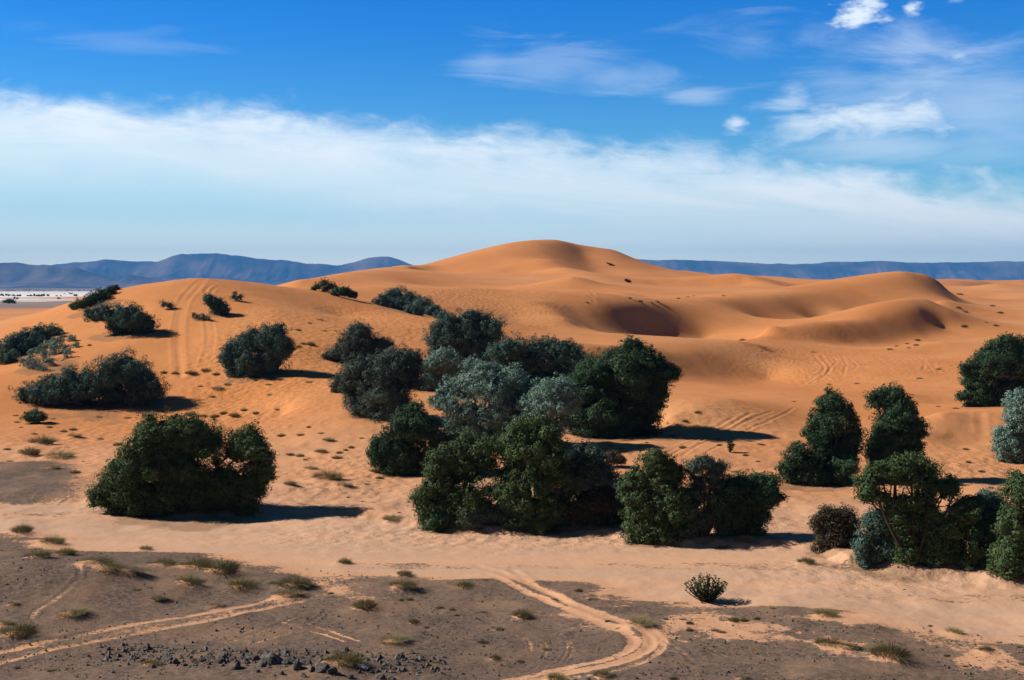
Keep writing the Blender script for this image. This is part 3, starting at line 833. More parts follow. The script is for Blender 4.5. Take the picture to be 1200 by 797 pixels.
def trunk_mesh(name, lobes, r, thick, extra=()):
    V = []; Fc = []
    stems = max(2, min(5, len(lobes) // 3))
    w = max(l[3] for l in lobes)
    bases = [np.array([r.normal() * .18 * w, r.normal() * .18 * w, -.15]) for _ in range(stems)]
    targets = [np.array(l[:3]) for l in lobes] + [np.array(e) for e in extra]
    for k, T in enumerate(targets):
        B = bases[k % stems] if k < len(lobes) else bases[0]
        if T[2] < .5: continue
        M = B * .45 + T * .55 + np.array([r.normal(), r.normal(), r.normal() * .4]) * .12 * np.linalg.norm(T - B)
        M[2] = max(M[2], .2)
        ts = np.linspace(0, 1, 7)
        P = [(1 - t) ** 2 * B + 2 * t * (1 - t) * M + t * t * T for t in ts]
        v, f = tube(P, [thick * (1 - .78 * t) for t in ts], 6)
        o = len(V); V += v; Fc += [tuple(i + o for i in q) for q in f]
        # limbs leaving the stem
        for j in range(3):
            p0 = P[3 + j]; q = p0 + np.array([r.normal(), r.normal(), abs(r.normal()) * .8]) * lobes[k % len(lobes)][3] * .55
            v, f = tube([p0, (p0 + q) / 2 + r.normal(size=3) * .04, q], [thick * .3, thick * .2, thick * .07], 5)
            o = len(V); V += v; Fc += [tuple(i + o for i in q_) for q_ in f]
    if not V:
        v, f = tube([(0, 0, -.1), (.02, .02, .15), (.0, .05, .35)], [thick, thick * .7, thick * .3]); V += v; Fc += f
    return mesh_from(name, V, np.array(Fc).ravel(), 4, BARK, smooth=True)

def shrub(name, cat, label, base, lobes_px, kind, leaf=.13, dens=1.0, open_=0.0, group=None, bare=(), spread=1.0, thick=None, sub=None, low=False, skirt=.5):
    g = ground(*base)
    r = np.random.default_rng(abs(hash_text(label)) % (2 ** 31))
    lobes = []
    for (px, py, rp) in lobes_px:
        rm = rp * g.y / F * (1.06 if rp > 6 else 1.03)
        if low:
            q = ground(px, py + rp * .75)
            rm *= 1.12; lobes.append((q.x - g.x, q.y - g.y, q.z - g.z + .38 * rm, rm)); continue
        s, t = ray(px, py)
        off = (r.random() - .45) * 1.3 * rm * spread
        Yl = g.y + off
        x, z = s * Yl, HC + t * Yl
        gz = float(height(np.array([x]), np.array([Yl]))[0])
        z = max(z, gz + .35 * rm)
        lobes.append((x - g.x, Yl - g.y, z - g.z, rm))
    if open_ < .2 and not low:      # dense crowns: fill between the lobes and down to the ground
        n0 = len(lobes); fill = []
        for i in range(n0):
            a = lobes[i]
            near_ = sorted(range(n0), key=lambda j: math.dist(a[:3], lobes[j][:3]))[1:3]
            for j in near_:
                c = lobes[j]
                fill.append(tuple((a[k] + c[k]) / 2 + (r.normal() * .12 * a[3] if k < 3 else 0) for k in range(3)) + ((a[3] + c[3]) * .40,))
            zb = float(height(np.array([a[0] + g.x]), np.array([a[1] + g.y]))[0]) - g.z
            clear = a[2] - a[3] * .6 - zb
            if a[2] - zb < skirt * max(l[2] for l in lobes[:n0]) and clear > .05 and open_ < .12:
                ns = int(math.ceil(clear / (1.1 * a[3])))
                for q in range(1, ns + 1):
                    fill.append((a[0] * (1 - .22 * q / ns), a[1] * (1 - .2 * q / ns), a[2] + (zb + .45 * a[3] - a[2]) * q / ns, a[3] * .9))
        lobes += fill
    # small side clumps that break the outline
    for a in list(lobes):
        for _ in range(2):
            if r.random() < .6:
                dv = r.normal(size=3); dv /= np.linalg.norm(dv); dv[2] = abs(dv[2]) * .9 - .1
                q = a[3] * (.75 + .25 * r.random())
                lobes.append((a[0] + dv[0] * q, a[1] + dv[1] * q, a[2] + dv[2] * q, a[3] * (.22 + .2 * r.random())))
    ext = []
    for (px, py) in bare:
        s, t = ray(px, py); ext.append((s * g.y - g.x, 0.1, HC + t * g.y - g.z))
    root = empty(name, g); tag(root, label, cat, group)
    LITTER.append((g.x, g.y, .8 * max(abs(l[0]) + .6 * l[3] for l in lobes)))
    # crowns that hug a slope may have lobes below the base: shift the floor of the crown with the ground
    zmin = min(l[2] - l[3] for l in lobes) if not low else min(l[2] - .5 * l[3] for l in lobes)
    sh = min(0, zmin)
    lob2 = [(a, b_, c - sh, d) for a, b_, c, d in lobes]
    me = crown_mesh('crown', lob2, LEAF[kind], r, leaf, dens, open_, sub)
    c = link('crown', me, root); c.location = (0, 0, sh)
    H = max(l[2] + l[3] for l in lobes)
    tr = link('trunk', trunk_mesh('trunk', [l for l in lobes[:len(lobes_px)] if not low or abs(l[2]) < .8] or [(0, 0, .4, .4)], r, thick or max(.025, .022 * H), ext), root)
    return root

def hash_text(s):
    h = 2166136261
    for ch in s: h = ((h ^ ord(ch)) * 16777619) & 0xffffffff
    return h

T = 'tamarisk_tree'; B_ = 'tamarisk_shrub'
GT = 'tamarisk trees at the dune foot'; GB = 'tamarisk shrubs on the dunes'
SHRUBS = [
 (T,'tree','broad dark green tamarisk standing alone at the left edge of the wide sandy road',(210,598),
  [(188,508,26),(172,516,18),(235,518,28),(222,498,14),(280,528,24),(294,510,14),(305,553,17),(165,545,26),(130,573,22),(215,558,32),(262,562,28),(180,578,24),(245,583,18),(114,588,11),(302,532,14),(146,560,20),(285,572,16),(205,535,28),(133,545,8),(200,588,14),(264,585,12),(312,560,9)],'green',.14,1.0,0,GT),
 (B_,'shrub','long dark spreading tamarisk low on the left flank of the left dune',(112,475),
  [(30,463,14),(52,459,16),(76,455,20),(100,452,23),(125,440,22),(148,434,22),(160,448,22),(178,457,16),(62,468,11),(95,468,11),(134,464,14),(160,466,11)],'teal',.16,1.0,0,GB),
 (B_,'shrub','rounded blue green tamarisk halfway up the left dune under its crest',(145,391),
  [(112,371,10),(128,367,13),(145,369,15),(160,375,14),(174,381,11),(104,367,6),(135,382,9),(158,386,7)],'teal',.17,1.0,0,GB),
 (B_,'shrub','dark tamarisk mat climbing the slope at the left edge of the picture',(28,418),
  [(2,410,12),(18,404,14),(34,398,14),(50,391,12),(64,386,8),(10,418,9),(-12,414,12)],'teal',.17,1.0,0,GB),
 (B_,'shrub','patchy low blue grey shrub sprawling on open sand beside the dark mat',(58,428),
  [(45,416,9),(58,408,9),(66,401,8),(40,426,7),(58,424,5),(76,409,6),(84,396,5),(80,415,5),(30,424,6),(50,430,5),(88,404,4),(72,392,4)],'blue',.16,.75,.3,GB),
 (B_,'shrub','dark shrub row on the far left shoulder of the dune against the salt flat',(110,361),
  [(88,358,5),(97,355,7),(108,350,8),(119,345,8),(129,340,6),(136,337,4)],'dark',.18,1.0,0,GB),
 (B_,'shrub','round tamarisk with a long black shadow right of the dune tracks',(304,438),
  [(272,415,14),(285,407,15),(302,402,18),(322,400,18),(334,411,13),(290,424,14),(320,420,16),(306,430,10),(264,420,7),(326,388,9)],'teal',.16,1.0,0,GB),
 (B_,'shrub','small dark shrub right of the wheel tracks near the top of the left dune',(256,369),
  [(246,353,7),(254,358,9),(262,363,7),(243,349,5)],'teal',.16,1.0,0,GB),
 (B_,'shrub','small wiry shrub casting a shadow beside the topmost track loop',(277,353),[(275,348,5),(281,349,5)],'grey',.14,.8,.2,GB),
 (B_,'shrub','tiny shrub left of the wheel tracks high on the left dune',(196,362),[(192,357,5),(199,358,5)],'grey',.14,.8,.2,GB),
 (B_,'shrub','flat dry shrub below the small dark shrub by the dune tracks',(236,374),[(229,370,4),(236,372,4),(243,373,3.5)],'grey',.14,.8,.3,GB),
 (B_,'shrub','wind bent shrub on the skyline saddle, left of a rounder one',(378,342),
  [(380,332,6),(372,336,5),(388,336,6),(368,340,4),(382,339,5)],'dark',.2,.9,.2,GB),
 (B_,'shrub','small round shrub on the saddle right of the wind bent one',(402,349),
  [(392,344,6),(401,341,7),(411,345,6),(416,347,4)],'dark',.2,1.0,0,GB),
 (B_,'shrub','long dark shrub draped down the ridge below the great dune',(476,366),
  [(447,352,8),(458,347,10),(470,346,11),(484,350,11),(497,357,11),(508,364,9),(516,369,7),(466,356,9),(486,362,9)],'teal',.2,1.0,0,GB),
 (B_,'shrub','grey green two topped tamarisk in the hollow left of the central thicket',(418,424),
  [(420,387,11),(416,396,14),(426,396,12),(408,407,13),(438,404,13),(452,405,9),(428,412,13),(396,416,11),(384,420,7),(412,416,11)],'grey',.16,.95,.05,GB),
 (T,'tree','large round grey green tamarisk above the sand hollow, left of the sand patch',(442,488),
  [(440,436,22),(470,424,18),(486,420,10),(424,452,22),(455,458,26),(482,446,16),(418,474,13),(440,476,15),(468,470,16),(414,434,14),(455,428,16)],'grey',.15,1.0,0,GT),
 (B_,'shrub','small round bush pressed against the left side of the grey green tamarisk',(399,460),
  [(398,447,9),(407,441,8),(393,453,6),(405,453,7)],'grey',.14,1.0,0,GB),
 (T,'tree','dark rounded tamarisk highest in the central thicket, on the ridge slope',(545,436),
  [(512,392,14),(525,382,13),(545,377,14),(560,376,12),(578,384,14),(530,400,18),(555,395,20),(577,400,14),(512,408,12),(546,416,18),(570,415,16)],'teal',.17,1.0,0,GT),
 (B_,'shrub','soft grey shrub filling the gap left below the highest tamarisk',(508,458),
  [(500,428,11),(512,424,12),(524,420,13),(534,432,14),(505,442,10),(522,442,11),(488,448,7),(494,455,5),(512,452,6)],'blue',.15,.9,.05,GB),
 (T,'tree','blue black spreading tamarisk across the back of the central thicket',(622,470),
  [(588,412,13),(605,408,15),(625,412,17),(645,410,14),(662,412,14),(678,418,12),(598,428,18),(625,432,20),(655,434,20),(580,438,14),(606,450,16),(640,454,16),(672,440,14)],'teal',.17,1.0,0,GT),
 (T,'tree','pale blue green feathery tamarisk in the middle of the central thicket',(570,522),
  [(560,440,18),(545,458,16),(528,476,14),(575,458,20),(598,468,18),(552,484,20),(580,486,22),(604,492,18),(535,496,12),(566,504,18),(594,508,16),(548,510,12),(574,440,12),(600,442,14),(620,456,14),(528,452,12),(512,472,9),(612,512,14),(574,526,11),(530,512,9),(618,488,14),(558,526,13),(592,530,13),(616,528,12)],'blue',.15,1.0,0,GT),
 (T,'tree','pale grey tamarisk between the blue green one and the big dark one',(636,526),
  [(640,462,16),(658,456,15),(628,474,16),(648,478,18),(625,494,16),(645,500,18),(632,512,14),(664,476,14)],'blue',.15,1.0,0,GT),
 (T,'tree','biggest dark round tamarisk, right end of the central thicket, throwing its shadow uphill',(718,510),
  [(738,414,15),(752,416,13),(722,420,16),(762,430,16),(778,440,14),(790,438,9),(704,432,20),(735,436,24),(690,450,22),(716,456,26),(748,452,24),(772,458,14),(678,474,20),(704,482,24),(735,482,24),(758,476,14),(670,496,13),(695,500,13),(725,500,13),(744,496,10),(740,402,7),(770,424,8)],'dark',.16,1.0,0,GT),
 (T,'tree','dark tamarisk standing free at the left front of the central thicket',(486,555),
  [(478,487,12),(470,502,18),(492,504,18),(512,514,16),(450,522,18),(475,524,22),(502,532,18),(525,528,12),(448,540,12),(472,544,13),(500,546,12),(522,544,9),(440,530,9),(488,476,7),(536,516,13),(530,540,13)],'dark',.15,1.0,0,GT),
 (T,'tree','green front tamarisk drooping to the bank at the left of the front row',(535,614),
  [(530,532,14),(552,524,17),(570,528,14),(512,544,15),(535,552,22),(560,552,20),(508,566,13),(528,578,20),(552,580,20),(498,584,11),(520,598,14),(545,602,14),(566,600,13),(490,582,7)],'green',.14,1.0,0,GT),
 (T,'tree','tall bright green tamarisk at the centre of the front row above the road',(622,614),
  [(608,506,14),(625,498,15),(642,508,16),(595,524,16),(618,526,22),(645,532,20),(600,552,20),(628,554,24),(655,556,18),(585,575,14),(612,582,22),(642,586,22),(596,600,13),(622,602,13),(650,604,12),(604,510,10)],'green',.14,1.0,0,GT),
 (T,'tree','grey green tamarisk right of the tall bright green one in the front row',(682,612),
  [(682,534,15),(698,544,15),(668,548,16),(688,560,20),(706,562,13),(664,572,18),(690,582,18),(674,598,13),(694,600,10),(660,602,10),(712,558,11),(706,588,12),(717,580,9)],'grey',.14,1.0,0,GT),
 (B_,'shrub','low twiggy grey brown shrub on the pale bank between two front trees',(698,614),
  [(670,602,11),(684,594,14),(700,590,15),(716,590,15),(730,594,13),(740,602,9),(692,606,8),(712,606,8)],'brown',.13,.9,.1,GB),
 (B_,'shrub','small reddish brown bush on the sand behind the grey green front tamarisk',(719,548),
  [(712,536,8),(721,537,8),(728,541,6)],'brown',.12,.9,.1,GB),
 (B_,'shrub','small rounded bush at the bank edge below the green front tamarisk',(514,622),[(508,612,8),(517,610,8),(514,617,6)],'dark',.12,1.0,0,GB),
 (B_,'shrub','small dark bush at the bank edge left of the tall bright green tree',(554,620),[(548,607,9),(558,604,9),(562,611,7),(552,613,7)],'grey',.12,1.0,0,GB),
 (B_,'shrub','small grey bush under the middle of the front row beside the road',(580,614),[(574,604,8),(586,602,9),(592,607,6)],'grey',.12,.95,0,GB),
 (T,'tree','yellow green tamarisk at the left of the right hand front clump',(766,634),
  [(771,534,8),(764,544,14),(782,548,15),(748,560,14),(770,566,20),(792,560,14),(740,584,13),(760,588,18),(784,586,20),(802,590,14),(738,604,11),(758,610,15),(784,610,18),(748,624,8),(768,624,9),(790,626,11),(736,564,7)],'green',.14,1.0,0,GT),
 (B_,'shrub','dark teal bush filling the gap left of the yellow green front tamarisk',(732,606),[(726,568,11),(738,574,12),(722,582,10),(734,590,11),(742,586,10),(730,600,9)],'teal',.13,1.0,0,GB),
 (T,'tree','sparse grey tamarisk with bare branches showing in the right front clump',(822,628),
  [(822,541,10),(832,546,9),(812,550,11),(838,562,9),(820,566,13),(815,584,14),(836,584,11),(806,604,14),(828,606,14),(848,548,5),(812,620,9)],'grey',.13,.85,.19,GT,((852,548),(844,556),(850,574),(856,566))),
 (T,'tree','dark green tamarisk overhanging its own black shadow at the right end of the front row',(868,626),
  [(858,572,14),(872,566,13),(890,566,13),(906,568,10),(848,586,16),(868,588,20),(892,584,16),(910,584,9),(850,606,16),(874,606,15),(893,600,9),(840,600,12),(858,618,10)],'dark',.14,1.0,0,GT),
 (T,'tree','upright dark tamarisk, left of two standing in the sand on the right',(972,562),
  [(975,466,10),(966,478,12),(984,478,12),(958,496,13),(976,498,18),(998,490,8),(1004,506,9),(962,514,14),(984,518,18),(1000,522,10),(970,536,14),(990,538,12),(950,508,8)],'dark',.15,1.0,0,GT),
 (B_,'shrub','dark bushy skirt of foliage at the left foot of the two upright trees',(945,568),
  [(938,526,9),(930,540,12),(948,544,14),(918,552,8),(934,557,11),(955,556,13),(974,552,14),(992,552,12),(966,562,8)],'dark',.15,1.0,0,GT),
 (T,'tree','upright dark tamarisk, right of the pair, shadow falling on the sand mound',(1050,562),
  [(1036,462,10),(1048,462,11),(1030,472,12),(1050,476,16),(1066,482,10),(1024,464,6),(1044,494,18),(1066,496,12),(1078,500,9),(1030,512,14),(1054,514,18),(1074,518,10),(1022,530,10),(1042,534,16),(1062,536,14),(1036,548,10),(1058,550,10)],'dark',.15,1.0,0,GT),
 (T,'tree','open crowned tamarisk with limbs showing, front right beside the road',(1068,660),
  [(1020,560,14),(1014,578,13),(1034,552,12),(1052,548,14),(1070,544,14),(1086,552,14),(1076,564,14),(1050,562,10),(1030,580,12),(1094,566,10),(1112,566,9),(1120,574,7),(1106,580,7),(1088,584,10),(1066,590,13),(1082,600,14),(1064,612,15),(1086,618,13),(1074,634,15),(1094,636,11),(1060,644,10),(1098,606,9),(1044,604,11),(1056,622,13),(1102,622,12),(1048,592,9)],'green',.13,.95,.11,GT,((1046,566),(1060,572),(1036,572),(1100,574))),
 (B_,'shrub','teal green bush under the open crowned tree on the right',(1026,662),
  [(1030,604,11),(1020,616,13),(1040,616,14),(1012,634,12),(1032,636,16),(1050,634,13),(1008,650,9),(1026,652,10),(1046,650,10)],'teal',.13,1.0,0,GB),
 (B_,'shrub','reddish brown dry bush left of the teal green bush on the right bank',(974,641),
  [(968,604,9),(984,602,11),(998,608,11),(960,616,10),(978,616,14),(996,622,12),(962,630,9),(980,632,9),(1000,638,9)],'brown',.12,.95,.05,GB),
 (T,'tree','dark green bushy tamarisk leaning over the right bank, second from the right edge',(1128,662),
  [(1120,604,12),(1134,600,14),(1114,620,14),(1134,620,18),(1150,624,14),(1102,638,13),(1122,642,14),(1144,642,15),(1106,652,7),(1156,648,12),(1138,590,8),(1160,632,10)],'green',.13,1.0,0,GT),
 (T,'tree','pale teal tamarisk with thin top twigs near the right edge',(1158,660),
  [(1158,582,9),(1150,590,8),(1166,594,13),(1174,606,14),(1158,608,13),(1180,622,14),(1164,628,15),(1160,646,14),(1140,588,5)],'teal',.13,.9,.15,GT,((1136,586),(1146,580))),
 (T,'tree','olive green tamarisk cut by the right edge of the picture beside the road',(1192,674),
  [(1198,562,12),(1192,580,14),(1210,585,18),(1190,602,15),(1206,612,18),(1184,622,13),(1200,636,18),(1180,646,14),(1196,656,15),(1168,656,10),(1180,664,9),(1215,655,18)],'green',.13,1.0,0,GT),
 (T,'tree','tall dark tamarisk rising behind the sand mound at the right edge',(1165,476),
  [(1178,402,10),(1164,412,13),(1186,408,14),(1202,410,16),(1150,424,13),(1170,430,18),(1194,430,20),(1136,440,9),(1152,446,15),(1176,452,18),(1200,452,20),(1130,464,9),(1146,466,12),(1168,472,12),(1190,474,14),(1215,440,20),(1212,470,16),(1128,430,5)],'dark',.17,1.0,0,GT),
 (T,'tree','pale bluish round tamarisk at the right edge in front of the sand mound',(1190,540),
  [(1192,466,10),(1186,478,11),(1202,476,14),(1188,494,13),(1206,496,16),(1178,510,12),(1196,514,16),(1170,518,7),(1184,528,11),(1204,530,13)],'blue',.15,1.0,0,GT),
 (B_,'shrub','small black green bush at the far left below the long dark tamarisk',(40,497),[(32,489,6),(42,486,7),(50,490,6),(40,492,6)],'dark',.13,1.0,0,GB),
]
LOW = ('dark tamarisk mat climbing', 'patchy low blue grey', 'dark shrub row on the far left', 'long dark shrub draped', 'flat dry shrub below')
for row in SHRUBS:
    name, cat, label, base, lob, kind = row[:6]
    leaf, dens, op, grp = row[6:10]
    bare = row[10] if len(row) > 10 else ()
    shrub(name, cat, label, base, lob, kind, leaf, dens * (1.5 if label.startswith(LOW) else 1), op, grp, bare, low=label.startswith(LOW))

# ---- dead branches lying on the pale bank
def dead_branch(px, py, w, label):
    g = ground(px, py); r = np.random.default_rng(int(px * 13 + py)); L0 = w * g.y / F
    V = []; Fc = []
    a0 = r.normal() * .3; d = np.array([math.cos(a0), math.sin(a0), 0.0])
    main = [d * L0 * (t - .5) + np.array([0, 0, .03 + .10 * math.sin(3 * t) * L0 * .4]) + r.normal(size=3) * .02 for t in np.linspace(0, 1, 6)]
    def put(P, R):
        v, f = tube(P, R, 6); o = len(V); V.extend(v); Fc.extend(tuple(i + o for i in q) for q in f)
    put(main, [.035, .032, .028, .022, .016, .008])
    for k in range(1, 5):
        q = main[k] + np.array([d[0] * .2 + r.normal() * .12, r.normal() * .2, abs(r.normal()) * .18 + .05]) * L0 * .8
        put([main[k], (main[k] + q) / 2 + r.normal(size=3) * .02, q], [.016, .012, .004])
    o = link('dead_branch', mesh_from('dead_branch', V, np.array(Fc).ravel(), 4, BARK, smooth=True)); o.location = g
    tag(o, label, 'branch')
dead_branch(775, 642, 18, 'dry dark branch lying on the bank under the yellow green front tamarisk')
dead_branch(848, 643, 22, 'dry branch lying on the bank left of the yellowish tuft below the dark front tree')
dead_branch(150, 602, 16, 'dry branch lying on the chalky ground under the lone left tree')

# ---- leafy milkweed bush by the road: upright stems with whorls of broad leaves
def leafy_bush(name, label, base, wpx, hpx, stems, leaf, group=None):
    g = ground(*base); r = np.random.default_rng(hash_text(label) % 2 ** 31)
    root = empty(name, g); tag(root, label, 'bush', group)
    W_ = wpx * g.y / F / 2; H_ = hpx * g.y / F
    V = []; Fc = []; cent = []; nrm = []; tone = []
    for k in range(stems):
        a = r.random() * 6.283; q = r.random() ** .5
        tip = np.array([math.cos(a) * W_ * q, math.sin(a) * W_ * .8 * q, H_ * (1 - .42 * q * q) * (.8 + .25 * r.random())])
        b0 = np.array([tip[0] * .12, tip[1] * .12, -.05]); M = np.array([tip[0] * .7, tip[1] * .7, tip[2] * .4])
        ts = np.linspace(0, 1, 6)
        P = [(1 - t) ** 2 * b0 + 2 * t * (1 - t) * M + t * t * tip for t in ts]
        v, f = tube(P, [.022 * (1 - .7 * t) for t in ts], 5); o = len(V); V += v; Fc += [tuple(i + o for i in q_) for q_ in f]
        for j in range(13):
            t = .25 + .75 * j / 12
            p = (1 - t) ** 2 * b0 + 2 * t * (1 - t) * M + t * t * tip
            an = j * 2.4 + a
            d = np.array([math.cos(an), math.sin(an), .55])
            cent.append(p + d * leaf * .45); nrm.append(np.array([-math.cos(an) * .5, -math.sin(an) * .5, .85]) + r.normal(size=3) * .25); tone.append(np.clip(.5 + .25 * r.normal(), 0, 1))
    cent = np.array(cent); nrm = unit(np.array(nrm)); n = len(cent)
    v = leaf_quads(cent, nrm, leaf, leaf * .62, r)
    link('leaves', mesh_from('leaves', v, np.arange(4 * n), 4, LEAF['lush'], {'tone': np.repeat(tone, 4)}), root)
    link('stem', mesh_from('stem', V, np.array(Fc).ravel(), 4, BARK, smooth=True), root)
leafy_bush('milkweed_bush', 'upright broad leaved green bush standing alone on the near side of the sandy road', (828,704), 56, 32, 60, .115)
leafy_bush('milkweed_bush', 'small spiky dark plant alone on the sand slope right of the centre thicket', (855,530), 11, 14, 9, .2)

# ---- grass tufts
def tuft_mesh(seed, n=520):
    r = np.random.default_rng(seed)
    V = []; tone = []; al = []
    for k in range(n):
        a = r.random() * 6.283; q = r.random() ** .6
        b = np.array([math.cos(a) * .36 * q, math.sin(a) * .36 * q, -.04])
        ln = .46 * (.4 + .7 * r.random()) * (1.05 - .45 * q)
        d = np.array([math.cos(a) * (.1 + .6 * q), math.sin(a) * (.1 + .6 * q), 1.0]) + r.normal(size=3) * .30; d /= np.linalg.norm(d)
        s = np.cross(d, [0.3, .8, .1]); s = s / np.linalg.norm(s) * (.005 + .004 * r.random())
        m_ = b + d * ln * .55; tip = b + d * ln * .92 + np.array([math.cos(a) * q * .12, math.sin(a) * q * .12, -.05 * q])
        t0 = np.clip(.5 + .28 * r.normal(), 0, 1)
        V += [b - s, b + s, m_ + s * .8, m_ - s * .8, m_ - s * .8, m_ + s * .8, tip + s * .2, tip - s * .2]
        tone += [t0] * 8; al += [0, 0, .5, .5, .5, .5, 1, 1]
    return mesh_from('grass_tuft', V, np.arange(len(V)), 4, GRASS, {'tone': np.array(tone), 'along': np.array(al)})
TUFT = [tuft_mesh(100 + k) for k in range(6)]
HEAP_MIN = 14

def tuft(px, py, w, label, group, hs=1.0, name='grass_tuft', cat='grass tuft', heap=True, base=None):
    g = ground(px, py)
    r = np.random.default_rng(int(px * 977 + py * 31))
    sc = w * g.y / F / .95
    o = link(name, TUFT[r.integers(0, 6)]); o.location = g; o.rotation_euler = (0, 0, r.random() * 6.28)
    o.scale = (sc, sc * (.8 + .4 * r.random()), sc * (.8 + .3 * r.random()) * hs)
    tag(o, label, cat, group)
    if heap and w >= HEAP_MIN:
        o.location.z += .1 * sc
        HEAPS.append((g.x - .12 * sc, g.y - .1 * sc, (.40 + .2 * r.random()) * sc, .15 * sc))
    return o

GG = 'grass tufts on the stony ground'; GS = 'tussocks on the pale sand'; GD = 'scattered dry tufts on the dune slopes'
BIG = [
 (345,688,40,'widest dark tussock on the rise left of the sandy wash'),
 (338,700,38,'tussock with a long shadow just below the widest dark one'),
 (86,722,36,'tall domed yellow green tussock alone in the middle of the left gravel'),
 (24,745,40,'large tussock low at the left edge of the gravel with a black shadow'),
 (4,732,22,'tussock cut by the left edge of the picture above a larger one'),
 (45,655,32,'tussock on the gravel mound top at the far left'),
 (62,638,28,'dark green tussock near the road edge at the upper left gravel'),
 (26,624,24,'low green tussock on the road edge furthest left'),
 (78,650,22,'small olive tussock right of the one on the mound top'),
 (115,662,36,'dry brown tussock left in the row of three below the road'),
 (128,670,30,'tussock in front of the dry brown one in the row of three'),
 (155,673,32,'right hand tussock of the row of three below the road'),
 (192,664,28,'brown tussock starting the upper row beside the road'),
 (232,667,36,'middle tussock of the upper row beside the road'),
 (262,672,36,'right hand dark tussock ending the upper row beside the road'),
 (222,686,34,'tussock on bare sand below the middle of the upper row'),
 (284,690,34,'dark olive tussock right of the upper row, near the wash'),
 (186,703,20,'dry low tussock left of centre in the left gravel'),
 (254,711,18,'small tussock above the wheel ruts on the left'),
 (171,644,14,'small dark green tuft on the road side above the rows'),
 (404,660,18,'dark tuft alone in the road at the head of the grey wash'),
 (473,689,30,'dark green tussock below the road right of the wash'),
 (474,674,20,'flat tuft just above the dark green tussock near the wash'),
 (428,713,30,'tussock on a stony heap right of the sandy wash'),
 (462,753,32,'pale yellow green tussock with a thin shadow on open gravel'),
 (405,779,40,'bushy tussock beside the dark rocks at the bottom'),
 (382,779,18,'low green tuft left against the tussock by the rocks'),
 (178,779,20,'dark tuft left of the rocks along the bottom'),
 (612,723,22,'small pale tussock left of the sandy bend'),
 (752,734,32,'tussock above the outside of the sandy bend'),
 (695,702,12,'small dark tuft right of the branching tracks'),
 (545,688,20,'sparse tuft on a sandy heap below the road near the middle'),
 (968,722,26,'green tussock on the right, nearest the road'),
 (970,757,28,'left one of the two pale tussocks side by side on the right'),
 (993,760,30,'right one of the two pale tussocks side by side on the right'),
 (1043,771,46,'largest green tussock at the lower right with a dark shadow'),
 (1118,742,22,'green tussock alone near the right edge below the road'),
 (1156,763,18,'low sparse tuft near the lower right corner'),
 (706,792,20,'dark tuft on the inside of the sandy bend at the bottom edge'),
 (652,797,22,'dark tuft at the bottom edge left of the sandy bend'),
 (385,562,34,'large golden tussock on pale sand behind the road, left of the thicket'),
 (404,570,22,'small tussock right below the large golden one'),
 (160,618,4,'') ,
 (872,635,18,'yellowish tuft on the bank below the dark front tree'),
 (945,660,20,'dry golden clump on the bank left of the brown bush'),
 (1112,660,24,'golden clump on the bank under the right hand trees'),
 (460,610,24,'flat golden tuft on the pale ground beside the road, left of the thicket'),
 (50,520,26,'arched dark tussock on the sandy flat below the left dune'),
 (36,533,24,'flat olive tussock left among those on the sandy flat'),
 (70,537,30,'dark tussock right among those on the sandy flat'),
 (88,512,18,'green tuft on the sandy flat left of the lone tree'),
 (62,549,16,'green tuft lowest on the sandy flat by the grey gravel'),
]
for px, py, w, lab in BIG:
    if lab: tuft(px, py + 1, w * 1.05, lab, GG if py > 612 else GS)
